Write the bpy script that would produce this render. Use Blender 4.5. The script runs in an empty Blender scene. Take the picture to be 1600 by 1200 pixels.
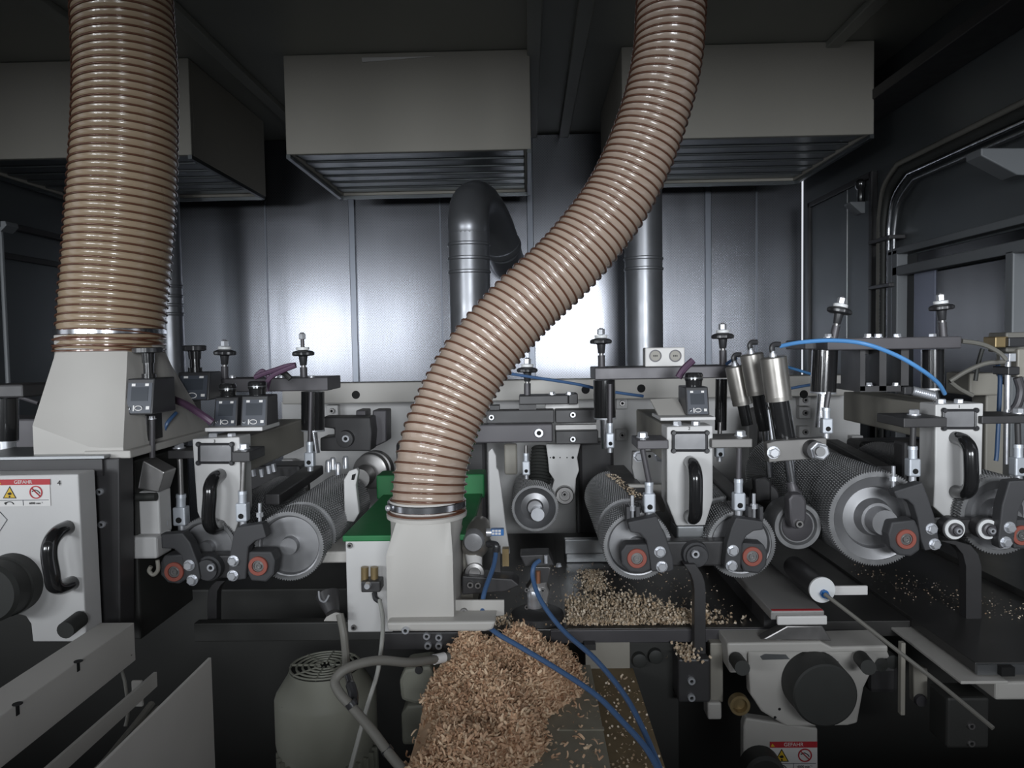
import bpy, bmesh, math, random
from mathutils import Vector, Matrix, Quaternion
random.seed(7)
PI = math.pi
scene = bpy.context.scene
COL = scene.collection

# ------------------------------------------------------------------ camera
F = 1200.0
CAM = Vector((0, 0, 1.3))
PITCH, YAW, ROLL = math.atan(59.5/F), math.atan(26.2/F), -0.017
MROT = (Matrix.Rotation(YAW, 3, 'Z') @ Matrix.Rotation(PI/2-PITCH, 3, 'X') @ Matrix.Rotation(ROLL, 3, 'Z'))
cd = bpy.data.cameras.new('camera'); cam = bpy.data.objects.new('camera', cd); COL.objects.link(cam)
cd.sensor_width = 36; cd.lens = 36*F/1600; cd.clip_start = 0.02
cam.matrix_world = Matrix.Translation(CAM) @ MROT.to_4x4()
scene.camera = cam
# ------------------------------------------------------------------ world, exposure
wd = bpy.data.worlds.new('world'); scene.world = wd; wd.use_nodes = True
wd.node_tree.nodes['Background'].inputs[0].default_value = (0.88, 0.92, 1, 1)
wd.node_tree.nodes['Background'].inputs[1].default_value = 0.65
vs = scene.view_settings
vs.view_transform = 'Standard'; vs.look = 'None'; vs.gamma = 1; vs.exposure = 0.3; vs.use_curve_mapping = False
# ------------------------------------------------------------------ daylight entering by the hall windows behind the camera
WINDOWS = [(-3.8, -3.0, 1.4), (-2.75, -2.05, 0.85), (-1.50, -0.95, 0.75), (-0.05, 1.10, 1.65)]
WZ0, WZ1, WY = 1.2, 2.2, -2.6
for i, (a, b, k) in enumerate(WINDOWS):
    l = bpy.data.lights.new('daylight', 'AREA'); l.shape = 'RECTANGLE'; l.size = b-a-0.06; l.size_y = WZ1-WZ0-0.06
    l.energy = 55*k*(b-a); l.color = (0.91, 0.955, 1.0)
    o = bpy.data.objects.new('daylight', l); COL.objects.link(o)
    o.location = ((a+b)/2, WY+0.03, (WZ0+WZ1)/2); o.rotation_euler = (PI/2, 0, 0)

# ------------------------------------------------------------------ helpers
def P(px, py, y):
    d = MROT @ Vector(((px-800)/F, (600-py)/F, -1))
    return CAM + d*(y/d.y)
def S(y): return y/F
W = {}
def V(*a): return Vector(a)

class MB:
    def __init__(s): s.v = []; s.f = []
    def add(s, vs, fs):
        n = len(s.v); s.v += [Vector(v) for v in vs]; s.f += [tuple(i+n for i in f) for f in fs]; return s
    def box(s, x0, x1, y0, y1, z0, z1):
        return s.add([(x0,y0,z0),(x1,y0,z0),(x1,y1,z0),(x0,y1,z0),(x0,y0,z1),(x1,y0,z1),(x1,y1,z1),(x0,y1,z1)],
            [(3,2,1,0),(4,5,6,7),(0,1,5,4),(1,2,6,5),(2,3,7,6),(3,0,4,7)])
    def rbox(s, x0, y0, x1, y1, yf, yb):
        xm, ym = (x0+x1)/2, (y0+y1)/2
        return s.box(P(x0,ym,yf).x, P(x1,ym,yf).x, yf, yb, P(xm,y1,yf).z, P(xm,y0,yf).z)
    def prism(s, pts, yf, yb):
        n = len(pts)
        area = sum(pts[i][0]*pts[(i+1)%n][1]-pts[(i+1)%n][0]*pts[i][1] for i in range(n))
        if area < 0: pts = pts[::-1]
        vs = [(x,yf,z) for x,z in pts]+[(x,yb,z) for x,z in pts]
        fs = [tuple(range(n)), tuple(range(2*n-1,n-1,-1))]+[(i,i+n,(i+1)%n+n,(i+1)%n) for i in range(n)]
        return s.add(vs, fs)
    def poly(s, pix, yf, yb):
        return s.prism([(lambda q:(q.x,q.z))(P(x,y,yf)) for x,y in pix], yf, yb)
    def hprism(s, pts, z0, z1):            # polygon in plan
        n = len(pts)
        area = sum(pts[i][0]*pts[(i+1)%n][1]-pts[(i+1)%n][0]*pts[i][1] for i in range(n))
        if area < 0: pts = pts[::-1]
        vs = [(x,y,z0) for x,y in pts]+[(x,y,z1) for x,y in pts]
        return s.add(vs, [tuple(range(n-1,-1,-1)), tuple(range(n,2*n))]+[(i,(i+1)%n,(i+1)%n+n,i+n) for i in range(n)])
    def lathe(s, p0, ax, prof, n=28, lobes=0, amp=0, cap=True):
        p0 = Vector(p0); ax = Vector(ax).normalized()
        u = ax.orthogonal().normalized(); w = ax.cross(u)
        vs, fs = [], []
        for t, r in prof:
            for k in range(n):
                a = 2*PI*k/n
                rr = r*(1+amp*math.cos(lobes*a)) if lobes else r
                vs.append(p0+ax*t+(u*math.cos(a)+w*math.sin(a))*rr)
        m = len(prof)
        for i in range(m-1):
            for k in range(n):
                k2 = (k+1)%n
                fs.append((i*n+k, i*n+k2, (i+1)*n+k2, (i+1)*n+k))
        if cap and prof[0][1] > 1e-6: fs.append(tuple(range(n-1,-1,-1)))
        if cap and prof[-1][1] > 1e-6: fs.append(tuple((m-1)*n+k for k in range(n)))
        return s.add(vs, fs)
    def cyl(s, p0, p1, r0, r1=None, n=20):
        d = Vector(p1)-Vector(p0)
        return s.lathe(p0, d, [(0,r0),(d.length, r0 if r1 is None else r1)], n)
    def tube(s, pts, r, n=8, closed=False):
        pts = [Vector(p) for p in pts]; m = len(pts)
        rs = r if isinstance(r, (list,tuple)) else [r]*m
        vs, fs = [], []; up = None
        for i in range(m):
            t = (pts[min(i+1,m-1)]-pts[max(i-1,0)]).normalized()
            if up is None: up = t.orthogonal().normalized()
            up = (up-t*up.dot(t)).normalized(); w = t.cross(up)
            for k in range(n):
                a = 2*PI*k/n; vs.append(pts[i]+(up*math.cos(a)+w*math.sin(a))*rs[i])
        for i in range(m-1):
            for k in range(n):
                k2 = (k+1)%n; fs.append((i*n+k,i*n+k2,(i+1)*n+k2,(i+1)*n+k))
        fs.append(tuple(range(n-1,-1,-1))); fs.append(tuple((m-1)*n+k for k in range(n)))
        return s.add(vs, fs)
    def build(s, name, mat, parent=None, bevel=0.0, kind=None, label=None, ang=35, seg=2):
        xs = [v.x for v in s.v]; ys = [v.y for v in s.v]; zs = [v.z for v in s.v]
        org = Vector(((min(xs)+max(xs))/2, (min(ys)+max(ys))/2, min(zs)))
        me = bpy.data.meshes.new(name)
        me.from_pydata([v-org for v in s.v], [], s.f); me.validate()
        bm = bmesh.new(); bm.from_mesh(me)
        bmesh.ops.remove_doubles(bm, verts=bm.verts, dist=1e-6)
        bmesh.ops.recalc_face_normals(bm, faces=bm.faces)
        if bevel:
            es = [e for e in bm.edges if len(e.link_faces)==2 and e.calc_face_angle(0) > 0.5]
            bmesh.ops.bevel(bm, geom=es, offset=bevel, segments=seg, affect='EDGES', profile=0.5, clamp_overlap=True)
        bm.to_mesh(me); bm.free()
        me.polygons.foreach_set('use_smooth', [True]*len(me.polygons))
        me.set_sharp_from_angle(angle=math.radians(min(ang, 18) if bevel else ang))
        me.materials.append(mat)
        return place(name, me, org, parent, kind, label)

def place(name, me, org, parent=None, kind=None, label=None, q=None, sc=None):
    o = bpy.data.objects.new(name, me); COL.objects.link(o)
    o.location = Vector(org) - (W[parent] if parent else Vector((0,0,0)))
    if parent: o.parent = parent
    W[o] = Vector(org)
    if q: o.rotation_mode = 'QUATERNION'; o.rotation_quaternion = q
    if sc: o.scale = sc
    if kind: o['kind'] = kind
    if label: o['label'] = label
    return o
def tag(o, label, cat, group=None, kind=None):
    o['label'] = label; o['category'] = cat
    if group: o['group'] = group
    if kind: o['kind'] = kind
    return o
def thing(name, label, cat, loc, group=None):
    o = bpy.data.objects.new(name, None); COL.objects.link(o); o.location = loc; o.empty_display_size = 0.02
    W[o] = Vector(loc); return tag(o, label, cat, group)
def spline(pts, k=8):
    pts = [Vector(p) for p in pts]; out = []
    for i in range(len(pts)-1):
        p0 = pts[max(i-1,0)]; p1 = pts[i]; p2 = pts[i+1]; p3 = pts[min(i+2,len(pts)-1)]
        for j in range(k):
            t = j/k
            out.append(0.5*((2*p1)+(p2-p0)*t+(2*p0-5*p1+4*p2-p3)*t*t+(3*p1-p0-3*p2+p3)*t**3))
    out.append(pts[-1]); return out

# ------------------------------------------------------------------ materials
def lin(c):
    c = c/255; return c/12.92 if c <= 0.04045 else ((c+0.055)/1.055)**2.4
def mat(name, rgb, rough=0.5, metal=0.0, var=0.0, scale=30, bump=0.0, coat=0.0, spec=0.5):
    m = bpy.data.materials.new(name); m.use_nodes = True; nt = m.node_tree
    b = nt.nodes['Principled BSDF']; c = [lin(v) for v in rgb]+[1]
    b.inputs['Base Color'].default_value = c; b.inputs['Roughness'].default_value = rough
    b.inputs['Metallic'].default_value = metal; b.inputs['Coat Weight'].default_value = coat
    b.inputs['Specular IOR Level'].default_value = spec
    if var or bump:
        tc = nt.nodes.new('ShaderNodeTexCoord'); nz = nt.nodes.new('ShaderNodeTexNoise')
        nz.inputs['Scale'].default_value = scale; nz.inputs['Detail'].default_value = 5
        nt.links.new(tc.outputs['Object'], nz.inputs['Vector'])
        if var:
            mx = nt.nodes.new('ShaderNodeMix'); mx.data_type = 'RGBA'
            mx.inputs[6].default_value = [v*(1-var) for v in c[:3]]+[1]; mx.inputs[7].default_value = [min(1,v*(1+var)) for v in c[:3]]+[1]
            nt.links.new(nz.outputs['Fac'], mx.inputs[0]); nt.links.new(mx.outputs[2], b.inputs['Base Color'])
            mr = nt.nodes.new('ShaderNodeMapRange'); mr.inputs[3].default_value = max(0.02,rough-0.1); mr.inputs[4].default_value = min(1,rough+0.12)
            nt.links.new(nz.outputs['Fac'], mr.inputs[0]); nt.links.new(mr.outputs[0], b.inputs['Roughness'])
        if bump:
            bp = nt.nodes.new('ShaderNodeBump'); bp.inputs['Strength'].default_value = bump; bp.inputs['Distance'].default_value = 0.002
            nt.links.new(nz.outputs['Fac'], bp.inputs['Height']); nt.links.new(bp.outputs[0], b.inputs['Normal'])
    return m
M = {}
M['white'] = mat('white_paint', (196,195,194), 0.45, 0, 0.08, 14, 0.03)
M['cream'] = mat('grey_white_paint', (178,175,170), 0.5, 0, 0.10, 10, 0.03)
M['arm'] = mat('grey_paint', (150,146,137), 0.5, 0, 0.08, 12, 0.03)
M['dark'] = mat('anthracite_steel', (82,80,83), 0.45, 0.3, 0.12, 30, 0.05)
M['black'] = mat('black_steel', (58,57,58), 0.45, 0.1, 0.15, 25, 0.06)
M['cast'] = mat('black_cast', (66,66,68), 0.65, 0.1, 0.15, 60, 0.2)
M['gloss'] = mat('black_gloss', (32,32,33), 0.18, 0, coat=0.5)
M['plastic'] = mat('black_plastic', (50,50,52), 0.35)
M['rubber'] = mat('black_rubber', (46,47,45), 0.6, 0, 0.1, 40)
M['zinc'] = mat('zinc_plated', (215,217,222), 0.34, 0.7, 0.08, 60)
M['clevis'] = mat('clevis_zinc', (200,205,212), 0.42, 0.5, 0.08, 40)
M['chrome'] = mat('chrome', (220,221,225), 0.2, 1.0)
M['steel'] = mat('machined_steel', (150,148,147), 0.38, 0.85, 0.08, 50, 0.03)
M['roll'] = mat('ground_steel', (150,150,152), 0.42, 0.75, 0.06, 40)
M['knurl'] = mat('knurled_steel', (140,140,141), 0.4, 0.6, 0.12, 60)
M['midsteel'] = mat('dull_steel', (122,120,118), 0.45, 0.5, 0.08, 40)
M['nickel'] = mat('brushed_aluminium', (182,178,172), 0.33, 0.85, 0.05, 30)
M['alu'] = mat('aluminium', (150,152,154), 0.35, 0.9)
M['galv'] = mat('galvanised_duct', (165,167,172), 0.36, 0.75, 0.08, 18, 0.03)
M['green'] = mat('green_paint', (28,110,60), 0.5, 0, 0.12, 20)
M['orange'] = mat('orange_seal', (150,82,70), 0.5, 0, 0.1, 40)
M['bluehose'] = mat('blue_hose', (66,94,132), 0.4)
M['bluehose2'] = mat('bright_blue_hose', (84,140,196), 0.35)
M['blue'] = mat('blue_plastic', (40,105,170), 0.4)
M['purple'] = mat('purple_cable', (80,58,78), 0.5)
M['greyhose'] = mat('grey_cable', (112,110,104), 0.55, 0, 0.08, 40)
M['clear'] = mat('milky_tube', (170,170,165), 0.3)
M['brass'] = mat('brass', (138,120,86), 0.4, 0.5, 0.1, 40)
M['copper'] = mat('copper', (160,112,86), 0.4, 0.5)
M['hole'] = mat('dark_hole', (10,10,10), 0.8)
M['red'] = mat('red_print', (176,40,48), 0.5)
M['yellow'] = mat('yellow_print', (214,176,46), 0.5)
M['sign'] = mat('sign_white', (218,216,214), 0.5)
M['inkblack'] = mat('print_black', (20,20,20), 0.6)
M['screen'] = mat('display_grey', (58,62,68), 0.22)
M['face'] = mat('indicator_face', (66,70,78), 0.3)
M['plate'] = mat('polycarbonate_window', (150,150,152), 0.25, 0.35, 0.3, 25)
M['table'] = mat('table_steel', (72,71,70), 0.34, 0.45, 0.25, 14, 0.05)
M['chute'] = mat('dusty_sheet', (140,136,122), 0.5, 0.1, 0.12, 16)
M['dust'] = mat('dusty_tan_sheet', (118,102,76), 0.75, 0, 0.25, 60)
M['hosefilm'] = mat('tan_polyurethane', (158,141,127), 0.25, 0, 0.10, 8, coat=0.3)
M['hosefilm2'] = mat('brown_polyurethane', (150,132,110), 0.25, 0, 0.10, 8, coat=0.3)
M['rib'] = mat('copper_spiral', (98,64,48), 0.3, 0.2, 0.1, 30, coat=0.4)
M['box'] = mat('silencer_paint', (168,164,155), 0.6, 0, 0.05, 6)
M['slat'] = mat('slat_metal', (120,124,126), 0.3, 0.9)
M['ceil'] = mat('ceiling_sheet', (165,166,160), 0.5, 0.3, 0.08, 4)
M['sidew'] = mat('side_wall_sheet', (106,110,112), 0.42, 0.6, 0.1, 4)
M['seam'] = mat('seam_profile', (120,124,132), 0.35, 0.9)
M['floor'] = mat('dark_floor', (80,78,74), 0.8, 0, 0.2, 6)
M['frontw'] = mat('front_wall_grey', (95,95,94), 0.7)
M['wframe'] = mat('window_frame_paint', (112,115,118), 0.5)
M['glassdark'] = mat('dark_glass', (16,18,20), 0.06)
M['pane'] = mat('lit_grey_panel', (120,124,140), 0.3, 0.3)
M['fence'] = mat('fence_grey', (150,148,146), 0.4, 0.2, 0.06, 20)
M['motorpaint_shaded'] = mat('motor_grey_with_shade', (142,142,130), 0.55, 0, 0.08, 14)  # motor grey made darker, stands in for shade low on the machine
M['bed'] = mat('machine_bed_black', (50,50,48), 0.6, 0, 0.2, 10)
M['wash'] = mat('white_washer', (225,226,226), 0.4)
def wood_mat(name, a, b, c):
    m = bpy.data.materials.new(name); m.use_nodes = True; nt = m.node_tree; bs = nt.nodes['Principled BSDF']
    g = nt.nodes.new('ShaderNodeNewGeometry'); r = nt.nodes.new('ShaderNodeValToRGB')
    r.color_ramp.elements[0].color = [lin(v) for v in a]+[1]; r.color_ramp.elements[1].color = [lin(v) for v in c]+[1]
    e = r.color_ramp.elements.new(0.5); e.color = [lin(v) for v in b]+[1]
    nt.links.new(g.outputs['Random Per Island'], r.inputs[0]); nt.links.new(r.outputs[0], bs.inputs['Base Color'])
    bs.inputs['Roughness'].default_value = 0.7; return m
M['shaving'] = wood_mat('pine_shavings', (186,146,116), (214,180,148), (232,206,174))
M['chip'] = wood_mat('pine_chips', (176,150,120), (214,194,168), (232,218,198))
def wall_mat():
    m = bpy.data.materials.new('perforated_galvanised'); m.use_nodes = True; nt = m.node_tree; b = nt.nodes['Principled BSDF']
    N = nt.nodes.new; L = nt.links.new
    b.inputs['Metallic'].default_value = 1.0
    tc = N('ShaderNodeTexCoord'); sp = N('ShaderNodeSeparateXYZ'); L(tc.outputs['Object'], sp.inputs[0])
    def sn(sock, k):
        a = N('ShaderNodeMath'); a.operation = 'MULTIPLY'; a.inputs[1].default_value = k; L(sock, a.inputs[0])
        s_ = N('ShaderNodeMath'); s_.operation = 'SINE'; L(a.outputs[0], s_.inputs[0]); return s_.outputs[0]
    k = 2*PI/0.011
    p = N('ShaderNodeMath'); p.operation = 'MULTIPLY'; L(sn(sp.outputs['X'], k), p.inputs[0]); L(sn(sp.outputs['Z'], k), p.inputs[1])
    mr = N('ShaderNodeMapRange'); mr.inputs[1].default_value = 0.2; mr.inputs[2].default_value = 0.6; L(p.outputs[0], mr.inputs[0])
    nz = N('ShaderNodeTexNoise'); nz.inputs['Scale'].default_value = 2.2; nz.inputs['Detail'].default_value = 3
    mp = N('ShaderNodeMapping'); mp.inputs['Scale'].default_value = (3.0, 1, 0.7); L(tc.outputs['Object'], mp.inputs[0]); L(mp.outputs[0], nz.inputs[0])
    mx = N('ShaderNodeMix'); mx.data_type = 'RGBA'; mx.inputs[6].default_value = (0.245,0.253,0.28,1); mx.inputs[7].default_value = (0.165,0.17,0.188,1)
    L(mr.outputs[0], mx.inputs[0]); L(mx.outputs[2], b.inputs['Base Color'])
    r2 = N('ShaderNodeMapRange'); r2.inputs[3].default_value = 0.21; r2.inputs[4].default_value = 0.30; L(nz.outputs['Fac'], r2.inputs[0]); L(r2.outputs[0], b.inputs['Roughness'])
    bp = N('ShaderNodeBump'); bp.inputs['Strength'].default_value = 0.14; bp.inputs['Distance'].default_value = 0.008; L(nz.outputs['Fac'], bp.inputs['Height']); L(bp.outputs[0], b.inputs['Normal'])
    return m
M['wall'] = wall_mat()

# ------------------------------------------------------------------ shared hardware
def raw(fn, mt, name):
    b = MB(); fn(b); me = bpy.data.meshes.new(name); me.from_pydata(b.v, [], b.f)
    me.polygons.foreach_set('use_smooth', [True]*len(me.polygons)); me.set_sharp_from_angle(angle=0.6); me.materials.append(mt); return me
def _hex(b):
    b.lathe((0,0,0),(0,0,1),[(0,1.25),(0.22,1.25)],16)
    b.lathe((0,0,0.22),(0,0,1),[(0,1.0),(0.75,1.0),(0.9,0.82)],6)
def _sock(b):
    b.lathe((0,0,0),(0,0,1),[(0,1.0),(0.75,1.0),(0.9,0.9),(0.9,0.5),(0.45,0.45)],18)
def _acorn(b):
    b.lathe((0,0,0),(0,0,1),[(0,1.3),(0.25,1.3)],16); b.lathe((0,0,0.25),(0,0,1),[(0,1.0),(0.85,1.0),(0.95,0.85)],6)
    b.lathe((0,0,1.1),(0,0,1),[(0,0.8),(0.35,0.72),(0.6,0.4),(0.68,0.0)],14)
HEXM = raw(_hex, M['zinc'], 'hex_bolt'); SOCKM = raw(_sock, M['zinc'], 'socket_bolt'); ACM = raw(_acorn, M['zinc'], 'acorn_nut')
SOCKD = raw(_sock, M['steel'], 'socket_bolt_dark')
for me_ in (SOCKM, SOCKD):
    me_.materials.append(M['hole']); me_.polygons[-1].material_index = 1
def bolt(parent, pos, r, d=(0,-1,0), me=None, name='bolt'):
    q = Vector(d).to_track_quat('Z', 'Y') @ Quaternion((0,0,1), random.random()*2)
    return place(name, me or HEXM, pos, parent, q=q, sc=(r,r,r))
def text(s, parent, pos, h, mt, name='lettering', q=None):
    c = bpy.data.curves.new('t', 'FONT'); c.body = s; c.size = h*1.4; c.align_x = 'CENTER'; c.align_y = 'CENTER'; c.extrude = 0.0002
    o = bpy.data.objects.new('t', c); COL.objects.link(o); bpy.context.view_layer.update()
    me = bpy.data.meshes.new_from_object(o.evaluated_get(bpy.context.evaluated_depsgraph_get())); bpy.data.objects.remove(o)
    me.materials.clear(); me.materials.append(mt)
    return place(name, me, pos, parent, q=q or Quaternion((1,0,0), PI/2))

# ================================================================== THE SETTING
ZT = P(950,982,1.15).z          # top of the machine table
CZ = 2.17; YW = 3.2; XR = 1.135; XL = -1.75
b = MB(); b.box(-4, 4, -2.7, 3.4, -0.05, 0); b.build('floor', M['floor'], kind='structure')
wb = MB().box(XL, XR, YW+0.03, YW+0.10, 0, CZ).build('wall_back', M['sidew'], kind='structure')
seams = [XL, P(270,450,YW).x, P(553,450,YW).x, P(830,450,YW).x, P(1106,450,YW).x, XR]
for a, c in zip(seams[:-1], seams[1:]):
    MB().box(a+0.006, c-0.006, YW, YW+0.03, 0.02, CZ-0.005).build('panel', M['wall'], wb, bevel=0.003)
for x in seams[1:-1]:
    MB().box(x-0.013, x+0.013, YW-0.012, YW+0.01, 0.02, CZ-0.01).build('seam_strip', M['seam'], wb, bevel=0.002)
for px in (418, 690, 1182):
    x = P(px,450,YW).x; MB().box(x-0.003, x+0.003, YW-0.004, YW+0.004, 0.02, CZ-0.01).build('fold_strip', M['seam'], wb)
wr = MB().box(XR, XR+0.08, 1.0, YW, 0, CZ).build('wall_right', M['sidew'], kind='structure')
wl = MB().box(XL-0.08, XL, 1.1, YW+0.1, 0, CZ).build('wall_left', M['sidew'], kind='structure')
# right wall: panel leaf with dark rebate
def wbox(y0, y1, z0, z1, t, name, mt, par, x=XR, s=-1):
    return MB().box(min(x, x+s*t), max(x, x+s*t), y0, y1, z0, z1).build(name, mt, par, bevel=0.002)
dz = P(1265,325,3.09).z
wbox(2.56, 3.09, 0.05, dz, 0.012, 'panel_leaf', M['sidew'], wr)
for (y0,y1,z0,z1) in ((3.08,3.10,0.05,dz+0.02),(2.54,3.10,dz,dz+0.02),(2.53,2.55,0.05,dz+0.02)):
    wbox(y0,y1,z0,z1,0.02,'rebate_strip',M['black'],wr)
wbox(2.73, 2.735, 0.05, dz, 0.016, 'edge_strip', M['alu'], wr)
# left wall details
for z, t in ((1.72, 0.03), (1.62, 0.015)):
    wbox(1.6, 3.15, z, z+0.02, t, 'ledge_strip', M['black'], wl, XL, 1)
MB().tube([P(1,355,2.05), P(13,604,2.05)], 0.006, 8).build('trim_1', M['wframe'], kind='structure')
ce = MB().box(XL-0.1, XR+0.1, 0.10, YW+0.1, CZ, CZ+0.08).build('ceiling', M['ceil'], kind='structure')
for x in (-1.18, -0.88, 0.03, 0.16, 0.42, 0.9):
    MB().box(x-0.02, x+0.02, 0.15, YW, CZ-0.02, CZ).build('seam_strip', M['ceil'], ce, bevel=0.003)
# unseen front wall behind the camera, added and shaped to block window light
YF0 = -0.30
wf = MB().box(-4, 4, YF0-0.06, YF0, 0, 1.22).build('blocker_parapet', M['frontw'], kind='structure')
MB().box(-4, 4, YF0-0.06, YF0, 1.69, 2.6).build('blocker_lintel', M['frontw'], wf)
MB().box(-4, -2.6, YF0-0.06, YF0, 1.22, 1.69).build('blocker_jamb', M['frontw'], wf)
MB().box(-0.42, -0.20, YF0-0.06, YF0, 1.22, 1.69).build('blocker_post', M['frontw'], wf)  # post added to keep window light off the left hood and cabinet
MB().box(1.3, 4, YF0-0.06, YF0, 1.22, 1.69).build('blocker_jamb', M['frontw'], wf)
hw = MB().box(-4.5, 4, WY-0.1, WY, 0, WZ0).build('wall_hall', M['frontw'], kind='structure')
MB().box(-4.5, 4, WY-0.1, WY, WZ1, 2.9).build('wall_upper', M['frontw'], hw)
edges = [-4.5]+[e for w in WINDOWS for e in w[:2]]+[4]
for i in range(0, len(edges), 2):
    MB().box(edges[i], edges[i+1], WY-0.1, WY, WZ0, WZ1).build('pier', M['frontw'], hw)
for i, (a, c, k) in enumerate(WINDOWS):
    f = MB()
    for (x0,x1,z0,z1) in ((a,a+.03,WZ0,WZ1),(c-.03,c,WZ0,WZ1),(a,c,WZ0,WZ0+.03),(a,c,WZ1-.03,WZ1)): f.box(x0,x1,WY-.06,WY,z0,z1)
    f.build('window_%d' % (i+2), M['wframe'], kind='structure')

# ------------------------------------------------------------------ window in the right wall
w1 = thing('window_1', 'pale framed window in the right cabin wall', 'window', (XR-0.01, 1.9, 1.0)); del w1['category']; w1['kind'] = 'structure'
def wallpt(px, py, x):       # point of a plane X = const seen at a pixel
    d = MROT @ Vector(((px-800)/F, (600-py)/F, -1)); return CAM + d*(x/d.x)
ya = wallpt(1412, 430, XR).y; yb = wallpt(1600, 400, XR).y
zt = wallpt(1432, 413, XR).z
MB().box(XR-0.004, XR-0.001, 1.3, ya, 0.9, zt+0.03).build('pane', M['glassdark'], w1)
MB().box(XR-0.008, XR-0.003, wallpt(1464,500,XR).y, wallpt(1432,500,XR).y, 0.9, zt-0.02).build('pane', M['pane'], w1, label='pale grey end pane')
for y0, y1, z0, z1 in ((1.3, ya, zt-0.028, zt), (1.3, ya+0.03, zt+0.035, zt+0.055), (ya-0.03, ya+0.03, 0.9, zt+0.05), (wallpt(1597,500,XR).y-0.02, wallpt(1597,500,XR).y+0.01, 0.9, zt-0.02)):
    MB().box(XR-0.035, XR-0.001, y0, y1, z0, z1).build('window_frame', M['wframe'], w1, bevel=0.003)

# ------------------------------------------------------------------ ceiling silencers
def silencer(px0, px1, label, x0=None):
    yf, yk = 2.3, 2.95
    xa = P(px0,170,yf).x if x0 is None else x0; xb = P(px1,170,yf).x
    zb = P((px0+px1)/2 if x0 is None else px1, 237 if px1 < 1000 else 214, yf).z
    if px1 < 400: zb = P(295, 242, yf).z
    t = thing('silencer_box', label, 'duct box', ((xa+xb)/2, (yf+yk)/2, zb), 'silencer boxes under the cabin ceiling')
    MB().box(xa, xb, yf, yf+0.02, zb, CZ-0.001).build('front_panel', M['box'], t, bevel=0.003)
    for x in (xa, xb-0.02): MB().box(x, x+0.02, yf+0.02, yk, zb, CZ-0.001).build('side_panel', M['box'], t, bevel=0.002)
    MB().box(xa+0.02, xb-0.02, yk-0.02, yk, zb, CZ-0.001).build('rear_panel', M['box'], t)
    for x in (xa, xb-0.012): MB().box(x, x+0.012, yf, yk, zb-0.012, zb).build('bottom_rail', M['slat'], t)
    MB().box(xa, xb, yk-0.012, yk, zb-0.012, zb).build('bottom_rail', M['slat'], t)
    n = 6
    for i in range(n):
        y = yf+0.03+(yk-yf-0.05)*i/n; w = (yk-yf)/n*0.8
        s_ = MB(); z = zb+0.004
        s_.add([(xa+.02,y,z),(xb-.02,y,z),(xb-.02,y+w,z+0.004),(xa+.02,y+w,z+0.004),(xa+.02,y,z+.03),(xb-.02,y,z+.03),(xb-.02,y+w,z+.03),(xa+.02,y+w,z+.03)],
               [(3,2,1,0),(4,5,6,7),(0,1,5,4),(1,2,6,5),(2,3,7,6),(3,0,4,7)])
        s_.build('slat', M['slat'], t, bevel=0.003)
    MB().box(xa+.02, xb-.02, yf+.02, yk-.02, zb+0.05, zb+0.06).build('baffle', M['black'], t)
    return t
silencer(295, 297, 'grey silencer box at ceiling behind the left hose', XL+0.02)
sc_ = silencer(445, 829, 'grey silencer box at ceiling above the bent steel duct')
silencer(972, 1366, 'grey silencer box at ceiling behind the top of the curved hose')
MB().poly([(565,90),(680,88),(566,97)], 2.296, 2.2995).build('tape_strip', M['sign'], sc_)

# ------------------------------------------------------------------ galvanised ducts
def duct(px, wpx, y, ytop, rings, label, elbow=None):
    r = wpx/2*S(y); p = P(px, 600, y); x = p.x
    t = thing('steel_duct', label, 'duct', (x, y, 0.6), 'galvanised steel ducts along the back wall')
    zt = P(px, ytop, y).z
    if elbow:
        pts = [V(x,y,zt)]; q = elbow
        pts = spline([V(x,y,zt-0.02), V(x,y,zt), V(x+0.004,y+0.05,zt+0.07), V(x+0.03,y+0.16,zt+0.10), V(x+0.07,y+0.30,zt+0.05), V(x+0.10,y+0.40,zt-0.03)], 6)
        MB().tube(pts, r, 28).build('elbow', M['galv'], t, ang=60)
        e = pts[-1]; d = (pts[-1]-pts[-3]).normalized()
        MB().lathe(e-d*0.02, d, [(0,r*1.05),(0.012,r*1.07),(0.024,r*1.05)], 28).build('bead', M['galv'], t)
        MB().tube([e, e+d*0.06+V(0,0.05,0), V(e.x+0.03, YW-0.002, e.z-0.05)], r*0.98, 28).build('stub', M['galv'], t)
    MB().cyl((x,y,0.6),(x,y,zt),r,None,32).build('pipe', M['galv'], t)
    for py in rings:
        z = P(px,py,y).z
        MB().lathe((x,y,z-0.006),(0,0,1),[(0,r),(0.003,r*1.05),(0.009,r*1.05),(0.012,r)],32).build('bead', M['galv'], t)
    return t
duct(737, 64, 2.55, 350, (383,405,426), 'bent steel duct with an elbow below the middle silencer box', True)
duct(1007, 58, 2.75, 272, (405,421), 'straight steel duct right of the curved hose')
duct(272, 36, 2.8, 300, (448,463,477,491), 'thin straight steel duct beside the left hose')

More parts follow.
